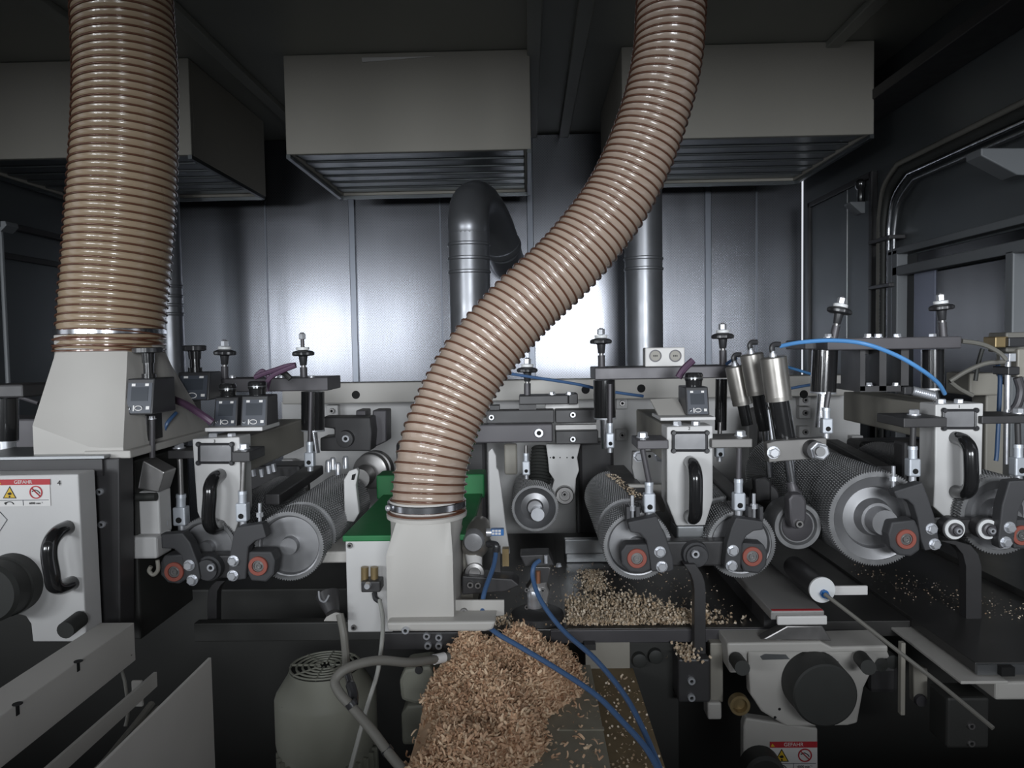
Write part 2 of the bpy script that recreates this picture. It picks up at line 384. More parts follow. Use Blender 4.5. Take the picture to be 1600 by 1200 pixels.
# ------------------------------------------------------------------ conduits on the right wall
for i, (px, r, mt, nm) in enumerate(((1373,0.008,'greyhose','grey'),(1381,0.013,'rubber','corrugated black'),(1388,0.006,'chrome','bright steel'),(1396,0.006,'alu','dull aluminium'))):
    y = wallpt(px, 450, XR-0.03).y; zt_ = 1.82-0.022*i
    pts = [V(XR-0.03, y, 0.7), V(XR-0.03, y, zt_-0.16)]+spline([V(XR-0.03,y,zt_-0.14), V(XR-0.03,y-0.03,zt_-0.05), V(XR-0.03,y-0.12,zt_)],5)+[V(XR-0.03, 1.0, zt_)]
    o = MB(); 
    if 'corr' in nm:
        q = []; rr = []
        for k in range(180): q.append(V(XR-0.03,y,0.7+(zt_-0.16-0.7)*k/180)); rr.append(r*(1.0 if k%2 else 0.85))
        q += pts[2:]; rr += [r]*len(pts[2:]); o.tube(q, rr, 10)
    else: o.tube(pts, r, 10)
    tag(o.build('conduit', M[mt], ang=50), nm+' conduit rising beside the window on the right wall', 'conduit', 'conduits on the right wall')
for py in (374, 447):
    y0 = wallpt(1400,py,XR-0.03).y; y1 = wallpt(1366,py,XR-0.03).y; z = wallpt(1385,py,XR-0.03).z
    tag(MB().box(XR-0.05, XR-0.001, y0, y1, z-0.006, z+0.006).build('conduit_clamp', M['black'], bevel=0.002), ('upper' if py<400 else 'lower')+' black clamp bar across the wall conduits', 'clamp', 'conduit clamps')
g = MB().poly([(1533,231),(1612,231),(1612,274),(1590,273),(1533,243)], 1.72, 1.78).build('wall_bracket', M['wframe'], bevel=0.003); tag(g, 'large pale gusset bracket high on the right wall', 'bracket', 'wall brackets')
g = MB().poly([(1328,315),(1352,315),(1352,333),(1346,333),(1329,318)], 2.48, 2.53).build('wall_bracket', M['wframe'], bevel=0.002); tag(g, 'small pale gusset bracket above the wall panel leaf', 'bracket', 'wall brackets')
g = MB().poly([(0,345),(8,345),(10,352),(0,362)], 2.0, 2.05).build('wall_bracket', M['wframe'], bevel=0.002); tag(g, 'tiny pale bracket at the left edge of the photo', 'bracket', 'wall brackets')
b = MB().lathe(P(1345,292,2.6), (0,0,1), [(-0.05,0.012),(-0.01,0.012),(0,0.018),(0.015,0.018),(0.025,0.008),(0.025,0)], 16).build('wall_sensor', M['gloss']); tag(b, 'small black sensor head above the wall panel leaf', 'sensor')
tag(MB().box(XR-0.12, XR-0.002, 1.2, 3.0, 2.0, 2.03).build('cable_tray', M['black'], bevel=0.003), 'dark cable tray high along the right wall', 'cable tray')

# ================================================================== THE HOSES
def hose(name, label, pix, depths, radii, pitch, film='hosefilm', rib=0.0013):
    ctrl = [P(x,y,d) for (x,y),d in zip(pix,depths)]
    pts = spline(ctrl, 40); rad = []
    n = len(pts)
    for i in range(n):
        u = i/(n-1)*(len(radii)-1); k = min(int(u), len(radii)-2); rad.append(radii[k]*(1-(u-k))+radii[k+1]*(u-k))
    # arc-length resample
    L = [0.0]
    for i in range(1,n): L.append(L[-1]+(pts[i]-pts[i-1]).length)
    tot = L[-1]
    def at(s):
        import bisect
        i = min(max(bisect.bisect_left(L, s),1), n-1); t = (s-L[i-1])/max(1e-9, L[i]-L[i-1])
        return pts[i-1].lerp(pts[i], t), rad[i-1]*(1-t)+rad[i]*t
    t0 = thing(name, label, 'hose', pts[-1], 'spiral extraction hoses')
    zc0 = pts[0]; MB().lathe(V(zc0.x,zc0.y,CZ-0.05),(0,0,1),[(0,rad[0]+0.002),(0.002,rad[0]+0.006),(0.045,rad[0]+0.006),(0.045,rad[0]+0.03),(0.0495,rad[0]+0.03)],40,cap=False).build('ceiling_collar', M['galv'], t0)
    # frames
    per = 6; rows = int(tot/pitch*per); seg = 40
    frames = []; up = None
    for i in range(rows+1):
        s = tot*i/rows; p, r = at(s); q, _ = at(min(tot, s+0.002)); o_, _ = at(max(0, s-0.002)); tg = (q-o_).normalized()
        if up is None: up = tg.cross(V(0,1,0)).normalized()
        up = (up-tg*up.dot(tg)).normalized(); frames.append((p, r, tg, up, tg.cross(up), s))
    vs, fs = [], []
    for p, r, tg, u, w, s in frames:
        for k in range(seg):
            a = 2*PI*k/seg; ph = (s/pitch - k/seg) % 1.0
            rr = r - 0.0022*math.sin(PI*ph)**0.8
            vs.append(p+(u*math.cos(a)+w*math.sin(a))*rr)
    for i in range(rows):
        for k in range(seg):
            k2 = (k+1)%seg; fs.append((i*seg+k, i*seg+k2, (i+1)*seg+k2, (i+1)*seg+k))
    MB().add(vs, fs).build('hose_wall', M[film], t0, ang=80)
    # spiral rib
    turns = tot/pitch; hp = []
    m = int(turns*36)
    for j in range(m+1):
        s = tot*j/m; i = min(int(s/tot*rows), rows-1); t = s/tot*rows-i
        p = frames[i][0].lerp(frames[i+1][0], t); r = frames[i][1]; u, w = frames[i][3], frames[i][4]
        a = 2*PI*s/pitch; hp.append(p+(u*math.cos(a)+w*math.sin(a))*(r+0.0002))
    MB().tube(hp, rib, 5).build('spiral_rib', M['rib'], t0, ang=90)
    return t0
RH = 0.0525
hp_c = [(1054,-333),(1054,-200),(1052,-60),(1049,0),(1041,100),(1013,205),(964,312),(892,405),(812,483),(745,562),(700,645),(676,720),(668,795)]
dp_c = [1.20,1.20,1.20,1.19,1.18,1.175,1.165,1.15,1.13,1.11,1.09,1.07,1.06]
h2 = hose('extraction_hose', 'curved tan spiral hose running down to the middle hood', hp_c, dp_c, [0.053,0.0525,0.0515,0.0515,0.0515,0.0515,0.0515], 0.0118, 'hosefilm', 0.0016)
hp_l = [(190,-300),(189,-180),(190,-60),(191,0),(197,120),(195,240),(187,370),(178,470),(172,553)]
dp_l = [1.24,1.24,1.24,1.235,1.23,1.22,1.21,1.20,1.19]
h1 = hose('extraction_hose', 'thick tan spiral hose standing on the left hood', hp_l, dp_l, [0.0735,0.0735,0.0735,0.075,0.0765,0.079,0.078,0.077], 0.0122, 'hosefilm2', 0.0017)
def clampring(par, px, py, y, r, h, mt):
    c = P(px,py,y); MB().lathe(c-V(0,0,h/2), (0,0,1), [(0,r),(0.001,r+0.001),(h-0.001,r+0.001),(h,r)], 40).build('hose_clamp', mt, par)
    return c
c = clampring(h1, 174, 519, 1.195, 0.0785, 0.009, M['chrome'])
c = clampring(h2, 667, 786, 1.06, 0.0535, 0.010, M['chrome'])
bolt(h2, c+V(-0.048,-0.030,0), 0.004, (-0.8,-0.6,0), SOCKM, 'clamp_screw')

# ================================================================== HOODS
def loft(bm, lo, hi):
    n = len(lo); bm.add(list(lo)+list(hi), [(i,(i+1)%n,(i+1)%n+n,i+n) for i in range(n)])
def sqloop(x0,x1,y0,y1,z,n=8, zf=None):
    pts = []
    cs = [(x0,y0),(x1,y0),(x1,y1),(x0,y1)]
    for i in range(4):
        a, c = cs[i], cs[(i+1)%4]
        for k in range(n): t = k/n; pts.append(V(a[0]+(c[0]-a[0])*t, a[1]+(c[1]-a[1])*t, z))
    return pts
def circ(cx,cy,r,z,n=8):
    return [V(cx+r*math.cos(-3*PI/4+2*PI*k/(4*n)), cy+r*math.sin(-3*PI/4+2*PI*k/(4*n)), z) for k in range(4*n)]
# middle hood
yh0, yh1 = 1.005, 1.165
x0 = P(604,900,yh0).x; x1 = P(708,900,yh0).x; zc = P(655,868,yh0).z; zb = P(655,974,yh0).z
cc = P(667,800,1.06); rr = 0.0515
t = thing('extraction_hood', 'square grey-white hood under the curved hose', 'hood', ((x0+x1)/2, 1.08, zb), 'extraction hoods')
b = MB(); loft(b, sqloop(x0,x1,yh0,yh1,zb), sqloop(x0,x1,yh0,yh1,zc)); loft(b, sqloop(x0,x1,yh0,yh1,zc), circ(cc.x,cc.y,rr,cc.z-0.004)); loft(b, circ(cc.x,cc.y,rr,cc.z-0.004), circ(cc.x,cc.y,rr,cc.z+0.02))
b.build('hood_body', M['cream'], t, ang=25)
MB().lathe(cc-V(0,0,0.006),(0,0,1),[(0,rr),(0.001,rr+0.004),(0.006,rr+0.0045),(0.008,rr)],40).build('collar_ring', M['cream'], t)
MB().lathe(cc+V(0,0,0.001),(0,0,1),[(0,rr),(0.001,rr+0.0035),(0.003,rr+0.0035),(0.004,rr)],40).build('rib_ring', M['rib'], t)
MB().poly([(604,973),(775,971),(770,984),(758,987),(606,987)], 0.985, 1.03).build('foot_flange', M['cream'], t, bevel=0.003)
MB().poly([(706,938),(788,938),(788,962),(706,968)], 1.03, 1.035).build('side_tab', M['cream'], t, bevel=0.001)
bolt(t, P(725,955,1.03), 0.005, me=SOCKD); bolt(t, P(634,984,0.985), 0.005, me=SOCKM)
# left hood
yl0, yl1 = 1.07, 1.36
t = thing('extraction_hood', 'large grey-white tapered hood under the thick left hose', 'hood', P(120,715,1.1), 'extraction hoods')
xl0 = P(52,690,yl0).x; xl1 = P(143,690,yl0).x; zlo = P(100,716,yl0).z; zk = P(52,665,yl0).z; zk2 = P(143,700,yl0).z
cl = P(174,548,1.195); rl = 0.077
b = MB()
lo = sqloop(xl0, xl1+0.045, yl0, yl1, zlo)
def kz(p): return zk+(zk2-zk)*min(1,max(0,(p.x-xl0)/(xl1-xl0)))
mid = [V(p.x,p.y,kz(p) if p.y < yl0+0.02 else kz(p)+0.0) for p in lo]
loft(b, lo, mid)
loft(b, mid, circ(cl.x,cl.y,rl,cl.z)); loft(b, circ(cl.x,cl.y,rl,cl.z), circ(cl.x,cl.y,rl,cl.z+0.03))
b.build('hood_body', M['cream'], t, ang=20)
for py in (532, 541, 549):
    q = P(173,py,1.193); MB().lathe(q,(0,0,1),[(0,rl),(0.001,rl+0.0035),(0.003,rl+0.0035),(0.004,rl)],40).build('rib_ring', M['rib'], t)
xb = xl1+0.045; MB().box(xl1-0.01, xb+0.012, yl0-0.004, yl0+0.26, zlo-0.001, zlo+0.010).build('foot_flange', M['cream'], t, bevel=0.002)
for px, py, y in ((173,693,1.12),(203,685,1.18)): bolt(t, P(px,py,y), 0.004, (0,0,1), SOCKM)

# ================================================================== ROLLERS
def ringmesh(name, r, ri, w, teeth, depth):
    n = teeth*2; vs = []; fs = []
    for y in (0, w):
        for k in range(n):
            a = 2*PI*(k+0.5*(y>0)*0.0)/n; R = r if k%2 == 0 else r-depth
            vs.append((R*math.cos(a), y, R*math.sin(a)))
    for y in (0, w):
        for k in range(n): a = 2*PI*k/n; vs.append((ri*math.cos(a), y, ri*math.sin(a)))
    for k in range(n):
        j = (k+1)%n
        fs += [(k,j,n+j,n+k), (2*n+k,2*n+j,j,k), (n+k,n+j,3*n+j,3*n+k), (3*n+k,3*n+j,2*n+j,2*n+k)]
    me = bpy.data.meshes.new(name); me.from_pydata(vs, [], fs); me.materials.append(M['knurl']); return me
def roller(px, py, y, rpx, ln, label, gap=None, ringw=0.011, teeth=92, face='flat'):
    r = rpx*S(y); c = P(px,py,y)
    t = thing('feed_roller', label, 'roller', c-V(0,0,r), 'knurled steel feed rollers')
    # front disc with dished face
    if face == 'flat': prof = [(-0.004,0.0),(-0.004,r*0.24),(0.007,r*0.26),(0.008,r*0.80),(0.002,r*0.84),(0.0,r*0.955),(0.012,r*0.955),(0.012,r*0.9),(ln,r*0.9),(ln,0)]
    elif face == 'dish': prof = [(0.004,0.0),(0.004,r*0.30),(0.000,r*0.32),(0.010,r*0.36),(0.013,r*0.6),(0.004,r*0.86),(0.0,r*0.93),(0.0,r*0.955),(0.012,r*0.955),(0.012,r*0.9),(ln,r*0.9),(ln,0)]
    else: prof = [(-0.03,0.0),(-0.03,r*0.26),(-0.006,r*0.28),(-0.006,r*0.34),(0.012,r*0.40),(0.014,r*0.62),(0.006,r*0.66),(0.0,r*0.955),(0.012,r*0.955),(0.012,r*0.9),(ln,r*0.9),(ln,0)]
    MB().lathe(c,(0,1,0),prof,56).build('core', M['roll'], t, ang=30)
    rm = ringmesh('ring', r*1.01, r*0.88, ringw*0.66, teeth, r*0.045)
    yy = -0.0008
    i = 0
    while yy < ln-ringw:
        if gap and gap[0] < yy < gap[1]: yy += ringw; continue
        place('ring', rm, c+V(0,yy,0), t, q=Quaternion((0,1,0), 0.02*i)); yy += ringw; i += 1
    MB().cyl(c+V(0,ln,0), c+V(0,ln+0.12,0), r*0.28).build('shaft', M['steel'], t)
    return t
roller(996,853,1.175,54,0.40,'knurled roller left of the middle feed column', (0.075,0.10))
roller(1158,850,1.175,54,0.40,'knurled roller right of the middle feed column', (0.075,0.10))
roller(452,853,1.175,56,0.36,'knurled roller right of the left feed column', (0.05,0.075), teeth=88)
roller(322,858,1.19,50,0.40,'knurled roller half hidden behind the left feed column linkage', (0.05,0.075))
roller(1369,810,1.165,75,0.46,'large toothed roller left of the right feed column', None, 0.011, 120, 'hub')
roller(1562,805,1.175,62,0.42,'toothed roller right of the right feed column', None, 0.011, 84, 'hub')
t = roller(836,794,1.62,37,0.22,'small knurled roller below the middle rear clamp', None, 0.012, 80, 'dish')
MB().cyl(P(840,801,1.62)+V(0,-0.02,0), P(840,801,1.62)+V(0,0.02,0), 0.014).build('shaft_end', M['zinc'], t)

# ================================================================== FEED COLUMNS
def feed_column(outline, arm, plate, num, numpos, hand, bolts, base, label, yf=1.2, armback=1.62):
    t = thing('feed_column', label, 'machine arm', P(base[0],base[1],yf), 'numbered feed columns')
    MB().poly(outline, yf, yf+0.05).build('column_plate', M['white'], t, bevel=0.002)
    MB().rbox(arm[0],arm[1],arm[2],arm[3],yf+0.05,armback).build('arm', M['arm'], t, bevel=0.003)
    x0,y0,x1,y1 = plate
    np_ = MB().rbox(x0+2,y0+2,x1-2,y1-2,yf-0.003,yf).build('name_plate', M['plate'], t)
    for a in ((x0,y0,x1,y0),(x0,y1,x1,y1),(x0,y0,x0,y1),(x1,y0,x1,y1)):
        MB().tube([P(a[0],a[1],yf-0.003),P(a[2],a[3],yf-0.003)],0.0022,6).build('frame_bar', M['plastic'], np_)
    for x in (x0,x1):
        for y in (y0,y1):
            q = P(x,y,yf); MB().lathe(q+V(0,0.0,0),(0,-1,0),[(0,0.0042),(0.004,0.0042),(0.006,0.003),(0.006,0)],14).build('corner_stud', M['plastic'], np_)
    text(num, t, P(numpos[0],numpos[1],yf-0.0012), 0.005, M['inkblack'], 'engraved_number')
    hx, hy0, hy1 = hand; p0 = P(hx,hy0,yf); p1 = P(hx,hy1,yf); d = 0.042; rr = 0.0105
    pts = spline([p0, p0+V(0,-d*0.55,-0.002), p0+V(0,-d*0.92,-0.012), p0+V(0,-d,-0.028), p1+V(0,-d,0.028), p1+V(0,-d*0.92,0.012), p1+V(0,-d*0.55,0.002), p1], 6)
    MB().tube(pts, rr, 16).build('handle', M['gloss'], t, ang=60)
    for x, y in bolts: 
        q = P(x,y,yf+0.02); bolt(t, V(q.x,q.y,P(x,outline[0][1],yf).z-0.0005), 0.007, (0,0,1), HEXM)
    return t
c2 = feed_column([(1042,667),(1114,665),(1114,781),(1102,821),(1057,822),(1042,784)], (1044,668,1112,728), (1052,676,1104,704), '2', (1077,669.5), (1078,722,806), [(1058,660),(1087,660)], (1078,821), 'middle white feed column engraved 2 with black handle')
MB().rbox(1057,822,1102,845,1.205,1.26).build('lower_block', M['alu'], c2, bevel=0.003)
c3 = feed_column([(300,686),(374,683),(377,800),(364,840),(326,842),(308,800)], (303,688,373,745), (311,694,363,723), '3', (335,689.5), (344,742,822), [(333,677),(362,677)], (340,841), 'left white feed column engraved 3 with black handle')
MB().rbox(328,842,364,858,1.21,1.26).build('lower_block', M['alu'], c3, bevel=0.003)
c1 = feed_column([(1462,632),(1537,630),(1534,745),(1533,804),(1509,826),(1496,826),(1459,792),(1461,747)], (1464,633,1535,690), (1474,641,1524,669), '1', (1499,635.5), (1493,684,768), [(1470,625),(1498,625)], (1503,826), 'right white feed column engraved 1 with black handle')
def ear(par, r, yf, yb, mt, nut, nr=0.008, me=None):
    MB().rbox(*r, yf, yb).build('bracket_ear', mt, par, bevel=0.0015)
    q = P(nut[0],nut[1],(yf+yb)/2); bolt(par, V(q.x,(yf+yb)/2,P(nut[0],r[1],yf).z), nr, (0,0,1), me or HEXM, 'nut')
ear(c2, (996,688,1045,702), 1.18, 1.25, M['dark'], (1004,685)); ear(c2, (1112,686,1176,700), 1.185, 1.26, M['midsteel'], (1157,683))
ear(c3, (362,706,390,722), 1.17, 1.24, M['black'], (381,703)); ear(c3, (262,704,303,717), 1.2, 1.26, M['black'], (280,702))
ear(c1, (1412,653,1480,668), 1.16, 1.25, M['black'], (1428,651)); ear(c1, (1534,650,1612,662), 1.19, 1.27, M['black'], (1591,648))

# rods with clevis
def clevis(px, ytop, yneck, yblk, ybot, pxb, w, y, label, rodtop=None, rr=0.0042, group='clevis rods of the feed units', mt=None):
    """rod from (px,ytop) to yneck, neck to yblk, block to ybot"""
    p = P(pxb, ybot, y); s = S(y)
    t = thing('clevis_rod', label, 'rod', p, group)
    a = P(px,ytop,y); n0 = P(pxb,yneck,y); n1 = P(pxb,yblk,y); k = P(pxb,ybot,y)
    MB().cyl(a, n0, rr).build('rod', M['steel'] if mt is None else mt, t)
    MB().lathe(n1, n0-n1, [(0,w*0.36*s),((n0-n1).length*0.7,w*0.36*s),((n0-n1).length*0.72,w*0.40*s),((n0-n1).length,w*0.38*s)], 16).build('neck', M['clevis'], t)
    bl = MB().box(n1.x-w/2*s, n1.x+w/2*s, y-w/2*s, y+w/2*s, k.z, n1.z).build('clevis_block', M['clevis'], t, bevel=0.0025)
    hz = k.z+(n1.z-k.z)*0.32
    MB().lathe((n1.x, y-w/2*s-0.0006, hz),(0,-1,0),[(0,w*0.24*s),(0.001,w*0.22*s),(0.001,0)],14).build('pin', M['hole'], bl)
    MB().cyl((n1.x,y,k.z-0.008),(n1.x,y,k.z),w*0.3*s).build('lock_nut', M['zinc'], t)
    return t
clevis(1004,702,753,770,800,1014,18,1.165,'clevis rod hanging left of the middle feed column',mt=M['dark'])
clevis(1155,700,748,769,797,1154,18,1.165,'clevis rod hanging right of the middle feed column',mt=M['dark'])
clevis(381,722,767,785,814,379,18,1.16,'clevis rod hanging right of the left feed column')
clevis(281,717,772,791,820,283,20,1.19,'clevis rod hanging left of the left feed column')
clevis(1427,668,697,716,744,1426,18,1.16,'clevis rod hanging left of the right feed column', mt=M['black'])
clevis(1590,662,694,714,743,1591,19,1.18,'clevis rod hanging right of the right feed column', mt=M['black'])

# linkages carrying the rollers
def arm_part(par, pix, y0, y1, bolts, hous, hp, rring=15.5):
    a = MB().poly(pix, y0, y1).build('swing_arm', M['cast'], par, bevel=0.002)
    for x, y in bolts: bolt(a, P(x,y,y0), 0.0068)
    h = MB().poly(hp, y0+0.004, y1+0.012).build('bearing_housing', M['cast'], par, bevel=0.003)
    c = P(hous[0],hous[1],y0+0.004); s = S(y0)
    MB().lathe(c,(0,-1,0),[(0,rring*s),(0.003,rring*s),(0.004,rring*s*0.95),(0.004,rring*s*0.62),(0.0,rring*s*0.6)],32).build('seal_ring', M['orange'], h)
    MB().lathe(c,(0,-1,0),[(0,rring*s*0.6),(0.002,rring*s*0.58),(0.002,rring*s*0.46),(0.0005,rring*s*0.44),(0.0005,rring*s*0.34),(0.003,rring*s*0.32),(0.003,rring*s*0.16),(0.001,rring*s*0.15),(0.001,0)],28).build('bearing', M['steel'], h)
def octo(cx, cy, r, top=None):
    return [(cx+r*math.cos(a), cy+r*math.sin(a)) for a in [PI/8+k*PI/4 for k in range(8)]]
def setscrew(par, px, py0, py1, y, r=0.0045):
    a = P(px,py0,y); k = P(px,py1,y)
    MB().cyl(k, a, r*0.6, None, 10).build('set_screw', M['zinc'], par)
    MB().lathe(a+(k-a)*0.4,(0,0,-1),[(0,r*1.25),(0.007,r*1.25)],6).build('lock_nut', M['zinc'], par)
y0 = 1.125
L2 = thing('roller_linkage', 'black swing-arm linkage with two orange bearings under the middle feed column', 'linkage', P(1085,895,y0), 'roller linkages')
arm_part(L2, [(981,816),(1026,807),(1040,838),(1052,872),(1053,890),(1046,894),(1018,893),(1014,866),(1010,845),(1000,834),(985,832)], y0, y0+0.022, [(1031,862),(1034,885)], (995,872), [(978,851),(1012,850),(1018,860),(1018,890),(1006,897),(984,895),(971,882),(970,862)])
arm_part(L2, [(1150,809),(1193,815),(1193,828),(1178,830),(1166,838),(1160,850),(1157,893),(1138,893),(1132,886),(1136,850),(1143,825)], y0, y0+0.022, [(1145,860),(1143,884)], (1175,869), [(1160,848),(1193,850),(1200,864),(1198,884),(1186,897),(1162,894),(1157,880),(1157,858)])
MB().rbox(1040,846,1140,885,y0+0.024,y0+0.05).build('link_bar', M['black'], L2, bevel=0.003)
MB().lathe(P(1085,864,y0+0.024),(0,-1,0),[(0,0.020),(0.012,0.019),(0.014,0.016),(0.020,0.0155),(0.021,0)],28).build('pivot_boss', M['cast'], L2)
bolt(L2, P(1086,865,y0), 0.006, me=SOCKM)
setscrew(L2, 988, 774, 815, y0+0.03); setscrew(L2, 1178, 771, 812, y0+0.03)
for px in (982, 997, 1172, 1190):
    MB().rbox(px-3,792,px+3,815,y0+0.02,y0+0.04).build('fork_prong', M['cast'], L2, bevel=0.001)
y0 = 1.125
L3 = thing('roller_linkage', 'black swing-arm linkage with two orange bearings under the left feed column', 'linkage', P(331,910,y0), 'roller linkages')
arm_part(L3, [(245,836),(285,833),(297,848),(309,880),(313,903),(308,911),(292,912),(287,890),(283,868),(272,858),(250,857)], y0, y0+0.022, [(296,883),(301,906)], (273,893), [(256,868),(287,866),(292,880),(292,905),(280,913),(262,911),(250,898),(250,880)])
arm_part(L3, [(370,824),(410,818),(416,840),(398,846),(388,855),(384,905),(362,908),(356,898),(360,860),(364,836)], y0, y0+0.022, [(365,876),(364,899)], (404,884), [(388,862),(424,862),(430,876),(428,898),(416,910),(392,908),(386,896),(386,870)])
MB().rbox(305,868,365,904,y0+0.024,y0+0.05).build('link_bar', M['black'], L3, bevel=0.003)
MB().lathe(P(331,885,y0+0.024),(0,-1,0),[(0,0.020),(0.012,0.019),(0.014,0.016),(0.020,0.0155),(0.021,0)],28).build('pivot_boss', M['cast'], L3)
bolt(L3, P(331,886,y0), 0.006, me=SOCKM)
setscrew(L3, 257, 799, 835, y0+0.03); setscrew(L3, 406, 786, 822, y0+0.03)
y0 = 1.11
L1 = thing('roller_linkage', 'black swing-arm linkage with orange bearings under the right feed column', 'linkage', P(1500,860,y0), 'roller linkages')
arm_part(L1, [(1397,768),(1442,754),(1450,775),(1460,805),(1467,840),(1468,856),(1446,861),(1440,845),(1434,810),(1428,790),(1418,781),(1402,779)], y0, y0+0.022, [(1455,826),(1460,850)], (1415,842), [(1393,816),(1430,812),(1438,830),(1438,860),(1424,870),(1404,868),(1391,855),(1388,835)])
arm_part(L1, [(1577,752),(1604,750),(1612,756),(1612,775),(1600,782),(1592,800),(1585,852),(1563,858),(1560,842),(1566,790)], y0, y0+0.022, [(1577,824),(1571,847)], (1595,836), [(1580,812),(1612,812),(1612,858),(1584,858)])
MB().rbox(1440,812,1580,835,y0+0.036,y0+0.055).build('link_bar', M['black'], L1, bevel=0.003)
for cx in (1480, 1531):
    c = P(cx,822,y0+0.035)
    MB().lathe(c,(0,-1,0),[(0,0.0165),(0.018,0.0165),(0.019,0)],28).build('pin_body', M['black'], L1)
    MB().lathe(c+V(0,-0.018,0),(0,-1,0),[(0,0.0145),(0.003,0.0145),(0.003,0.009)],28).build('pin_washer', M['wash'], L1)
    MB().lathe(c+V(0,-0.0185,0),(0,-1,0),[(0,0.010),(0.008,0.0095),(0.009,0.007),(0.012,0.0068),(0.012,0)],20).build('pin_collar', M['dark'], L1)
    bolt(L1, c+V(0,-0.029,0), 0.0045, me=SOCKM)
setscrew(L1, 1396, 728, 768, y0+0.03)

# posts under the linkages
def post(pix, w, y, label):
    t = thing('support_post', label, 'post', P(pix[-1][0],pix[-1][1],y), 'black curved posts under the linkages')
    vs = []; fs = []
    for (x,py) in pix:
        q = P(x,py,y); h = w/2*S(y)
        vs += [q+V(-h,0,0), q+V(h,0,0), q+V(h,0.02,0), q+V(-h,0.02,0)]
    m = len(pix)
    for i in range(m-1):
        for k in range(4): fs.append((i*4+k, i*4+(k+1)%4, (i+1)*4+(k+1)%4, (i+1)*4+k))
    fs += [(0,1,2,3), (4*m-4,4*m-3,4*m-2,4*m-1)]
    MB().add(vs, fs).build('post_bar', M['black'], t, bevel=0.001)
    return t
po = post([(1078,882),(1082,888),(1088,897),(1092,908),(1094,922),(1094,1030)], 18, 1.12, 'black curved post standing in shavings below the middle feed column')
fb = MB().rbox(1060,1030,1110,1098,1.10,1.16).build('clamp_block', M['black'], po, bevel=0.003)
for py in (1063,1089): bolt(fb, P(1080,py,1.10), 0.0055, me=SOCKM)
post([(345,908),(338,914),(332,924),(331,940),(331,985)], 15, 1.2, 'black curved post below the left feed column')
post([(1480,845),(1505,852),(1517,866),(1522,885),(1522,975)], 24, 1.16, 'black curved post below the right feed column')

# ================================================================== CROSSBARS, SPINDLES, DAMPERS
def spindle(pb, pt, y, label, k=1.0, extra=0, tube=None, group='star-knob adjusting spindles'):
    a = P(pb[0],pb[1],y); e = P(pt[0],pt[1],y); d = (a-e); L = d.length; d.normalize(); s = S(y)*k
    t = thing('adjusting_spindle', label, 'spindle', a, group)
    T = lambda v: e+d*(v*s)
    MB().lathe(T(0), d, [(0,4.6*s),(1*s,6*s),(8.5*s,6*s),(9*s,5.4*s)], 6).build('top_nut', M['zinc'], t)
    MB().cyl(T(-1.5), T(15+extra), 3*s).build('threaded_rod', M['dark'], t)
    o = extra
    MB().lathe(T(9.5+o), d, [(0,9.6*s),(0.5*s,10*s),(4*s,10*s),(4.5*s,9.6*s)], 28).build('washer', M['wash'], t)
    MB().lathe(T(14+o), d, [(0,6*s),(0.5*s,9*s),(2*s,14*s),(4*s,16.5*s),(7.5*s,16.5*s),(9*s,14.5*s),(9.5*s,8*s),(10*s,6.5*s)], 56, 7, 0.07).build('star_knob', M['plastic'], t)
    MB().lathe(T(24+o), d, [(0,6.8*s),(13*s,5.4*s),(14*s,5*s)], 20).build('knob_neck', M['plastic'], t)
    MB().cyl(T(37+o), T(42+o), 3.6*s).build('inner_rod', M['steel'], t)
    MB().cyl(T(41+o), a, 5.6*s).build('sleeve', M['dark'], t)
    return t
def damper(p0, p1, r, y, label, rod=None, rr=6, ring=True):
    a = P(*p0,y); e = P(*p1,y); s = S(y)
    t = thing('damper_cylinder', label, 'cylinder', e, 'black damper cylinders')
    MB().cyl(a, e, r*s, None, 28).build('cylinder', M['gloss'], t)
    d = (e-a).normalized()
    if ring: MB().lathe(e, d, [(0,r*1.02*s),(0.003,r*1.02*s),(0.003,rr*s)], 28).build('end_ring', M['zinc'], t)
    if rod: MB().cyl(e, P(*rod,y), rr*s).build('piston_rod', M['chrome'], t)
    return t
# middle
cb = MB().rbox(929,573,1147,592,1.40,1.50).build('crossbar', M['dark'], bevel=0.002); tag(cb, 'anthracite crossbar below the twin gauges', 'crossbar', 'anthracite crossbars')
spindle((940,573),(939,514),1.43,'star-knob spindle on the left end of the twin-gauge crossbar')
spindle((1130,574),(1129,506),1.45,'star-knob spindle on the right end of the twin-gauge crossbar')
damper((944,594),(945,652),17,1.43,'black damper under the left end of the twin-gauge crossbar',(947,700),8)
damper((1127,592),(1126,672),9,1.45,'slim black damper under the right end of the twin-gauge crossbar',None,6,False)
clevis(953,600,661,676,700,953,13,1.37,'thin clevis rod beside the left damper of the twin-gauge crossbar',rr=0.0045,mt=M['dark'])
clevis(1125,660,690,698,714,1124,14,1.42,'small clevis rod just right of the middle feed column',rr=0.004)
g = thing('gauge_block','white block with two round gauges on the crossbar','gauge',P(1039,573,1.44))
MB().rbox(1008,543,1070,573,1.44,1.47).build('block', M['sign'], g, bevel=0.002)
for px in (1024,1055):
    q = P(px,556,1.44); f = MB().lathe(q,(0,-1,0),[(0,0.0115),(0.002,0.0115),(0.002,0.0098),(0.0006,0.0096),(0.0006,0)],28).build('gauge', M['dark'], g)
    MB().lathe(q+V(0,-0.0007,0),(0,-1,0),[(0,0.0093),(0.0003,0.0093),(0.0003,0)],24).build('dial', M['arm'], f)
    for dx in (-3,0,3): MB().box(q.x+dx*0.001-0.0009,q.x+dx*0.001+0.0009,1.4385,1.439,q.z-0.0015,q.z+0.0015).build('dial_mark', M['inkblack'], f)
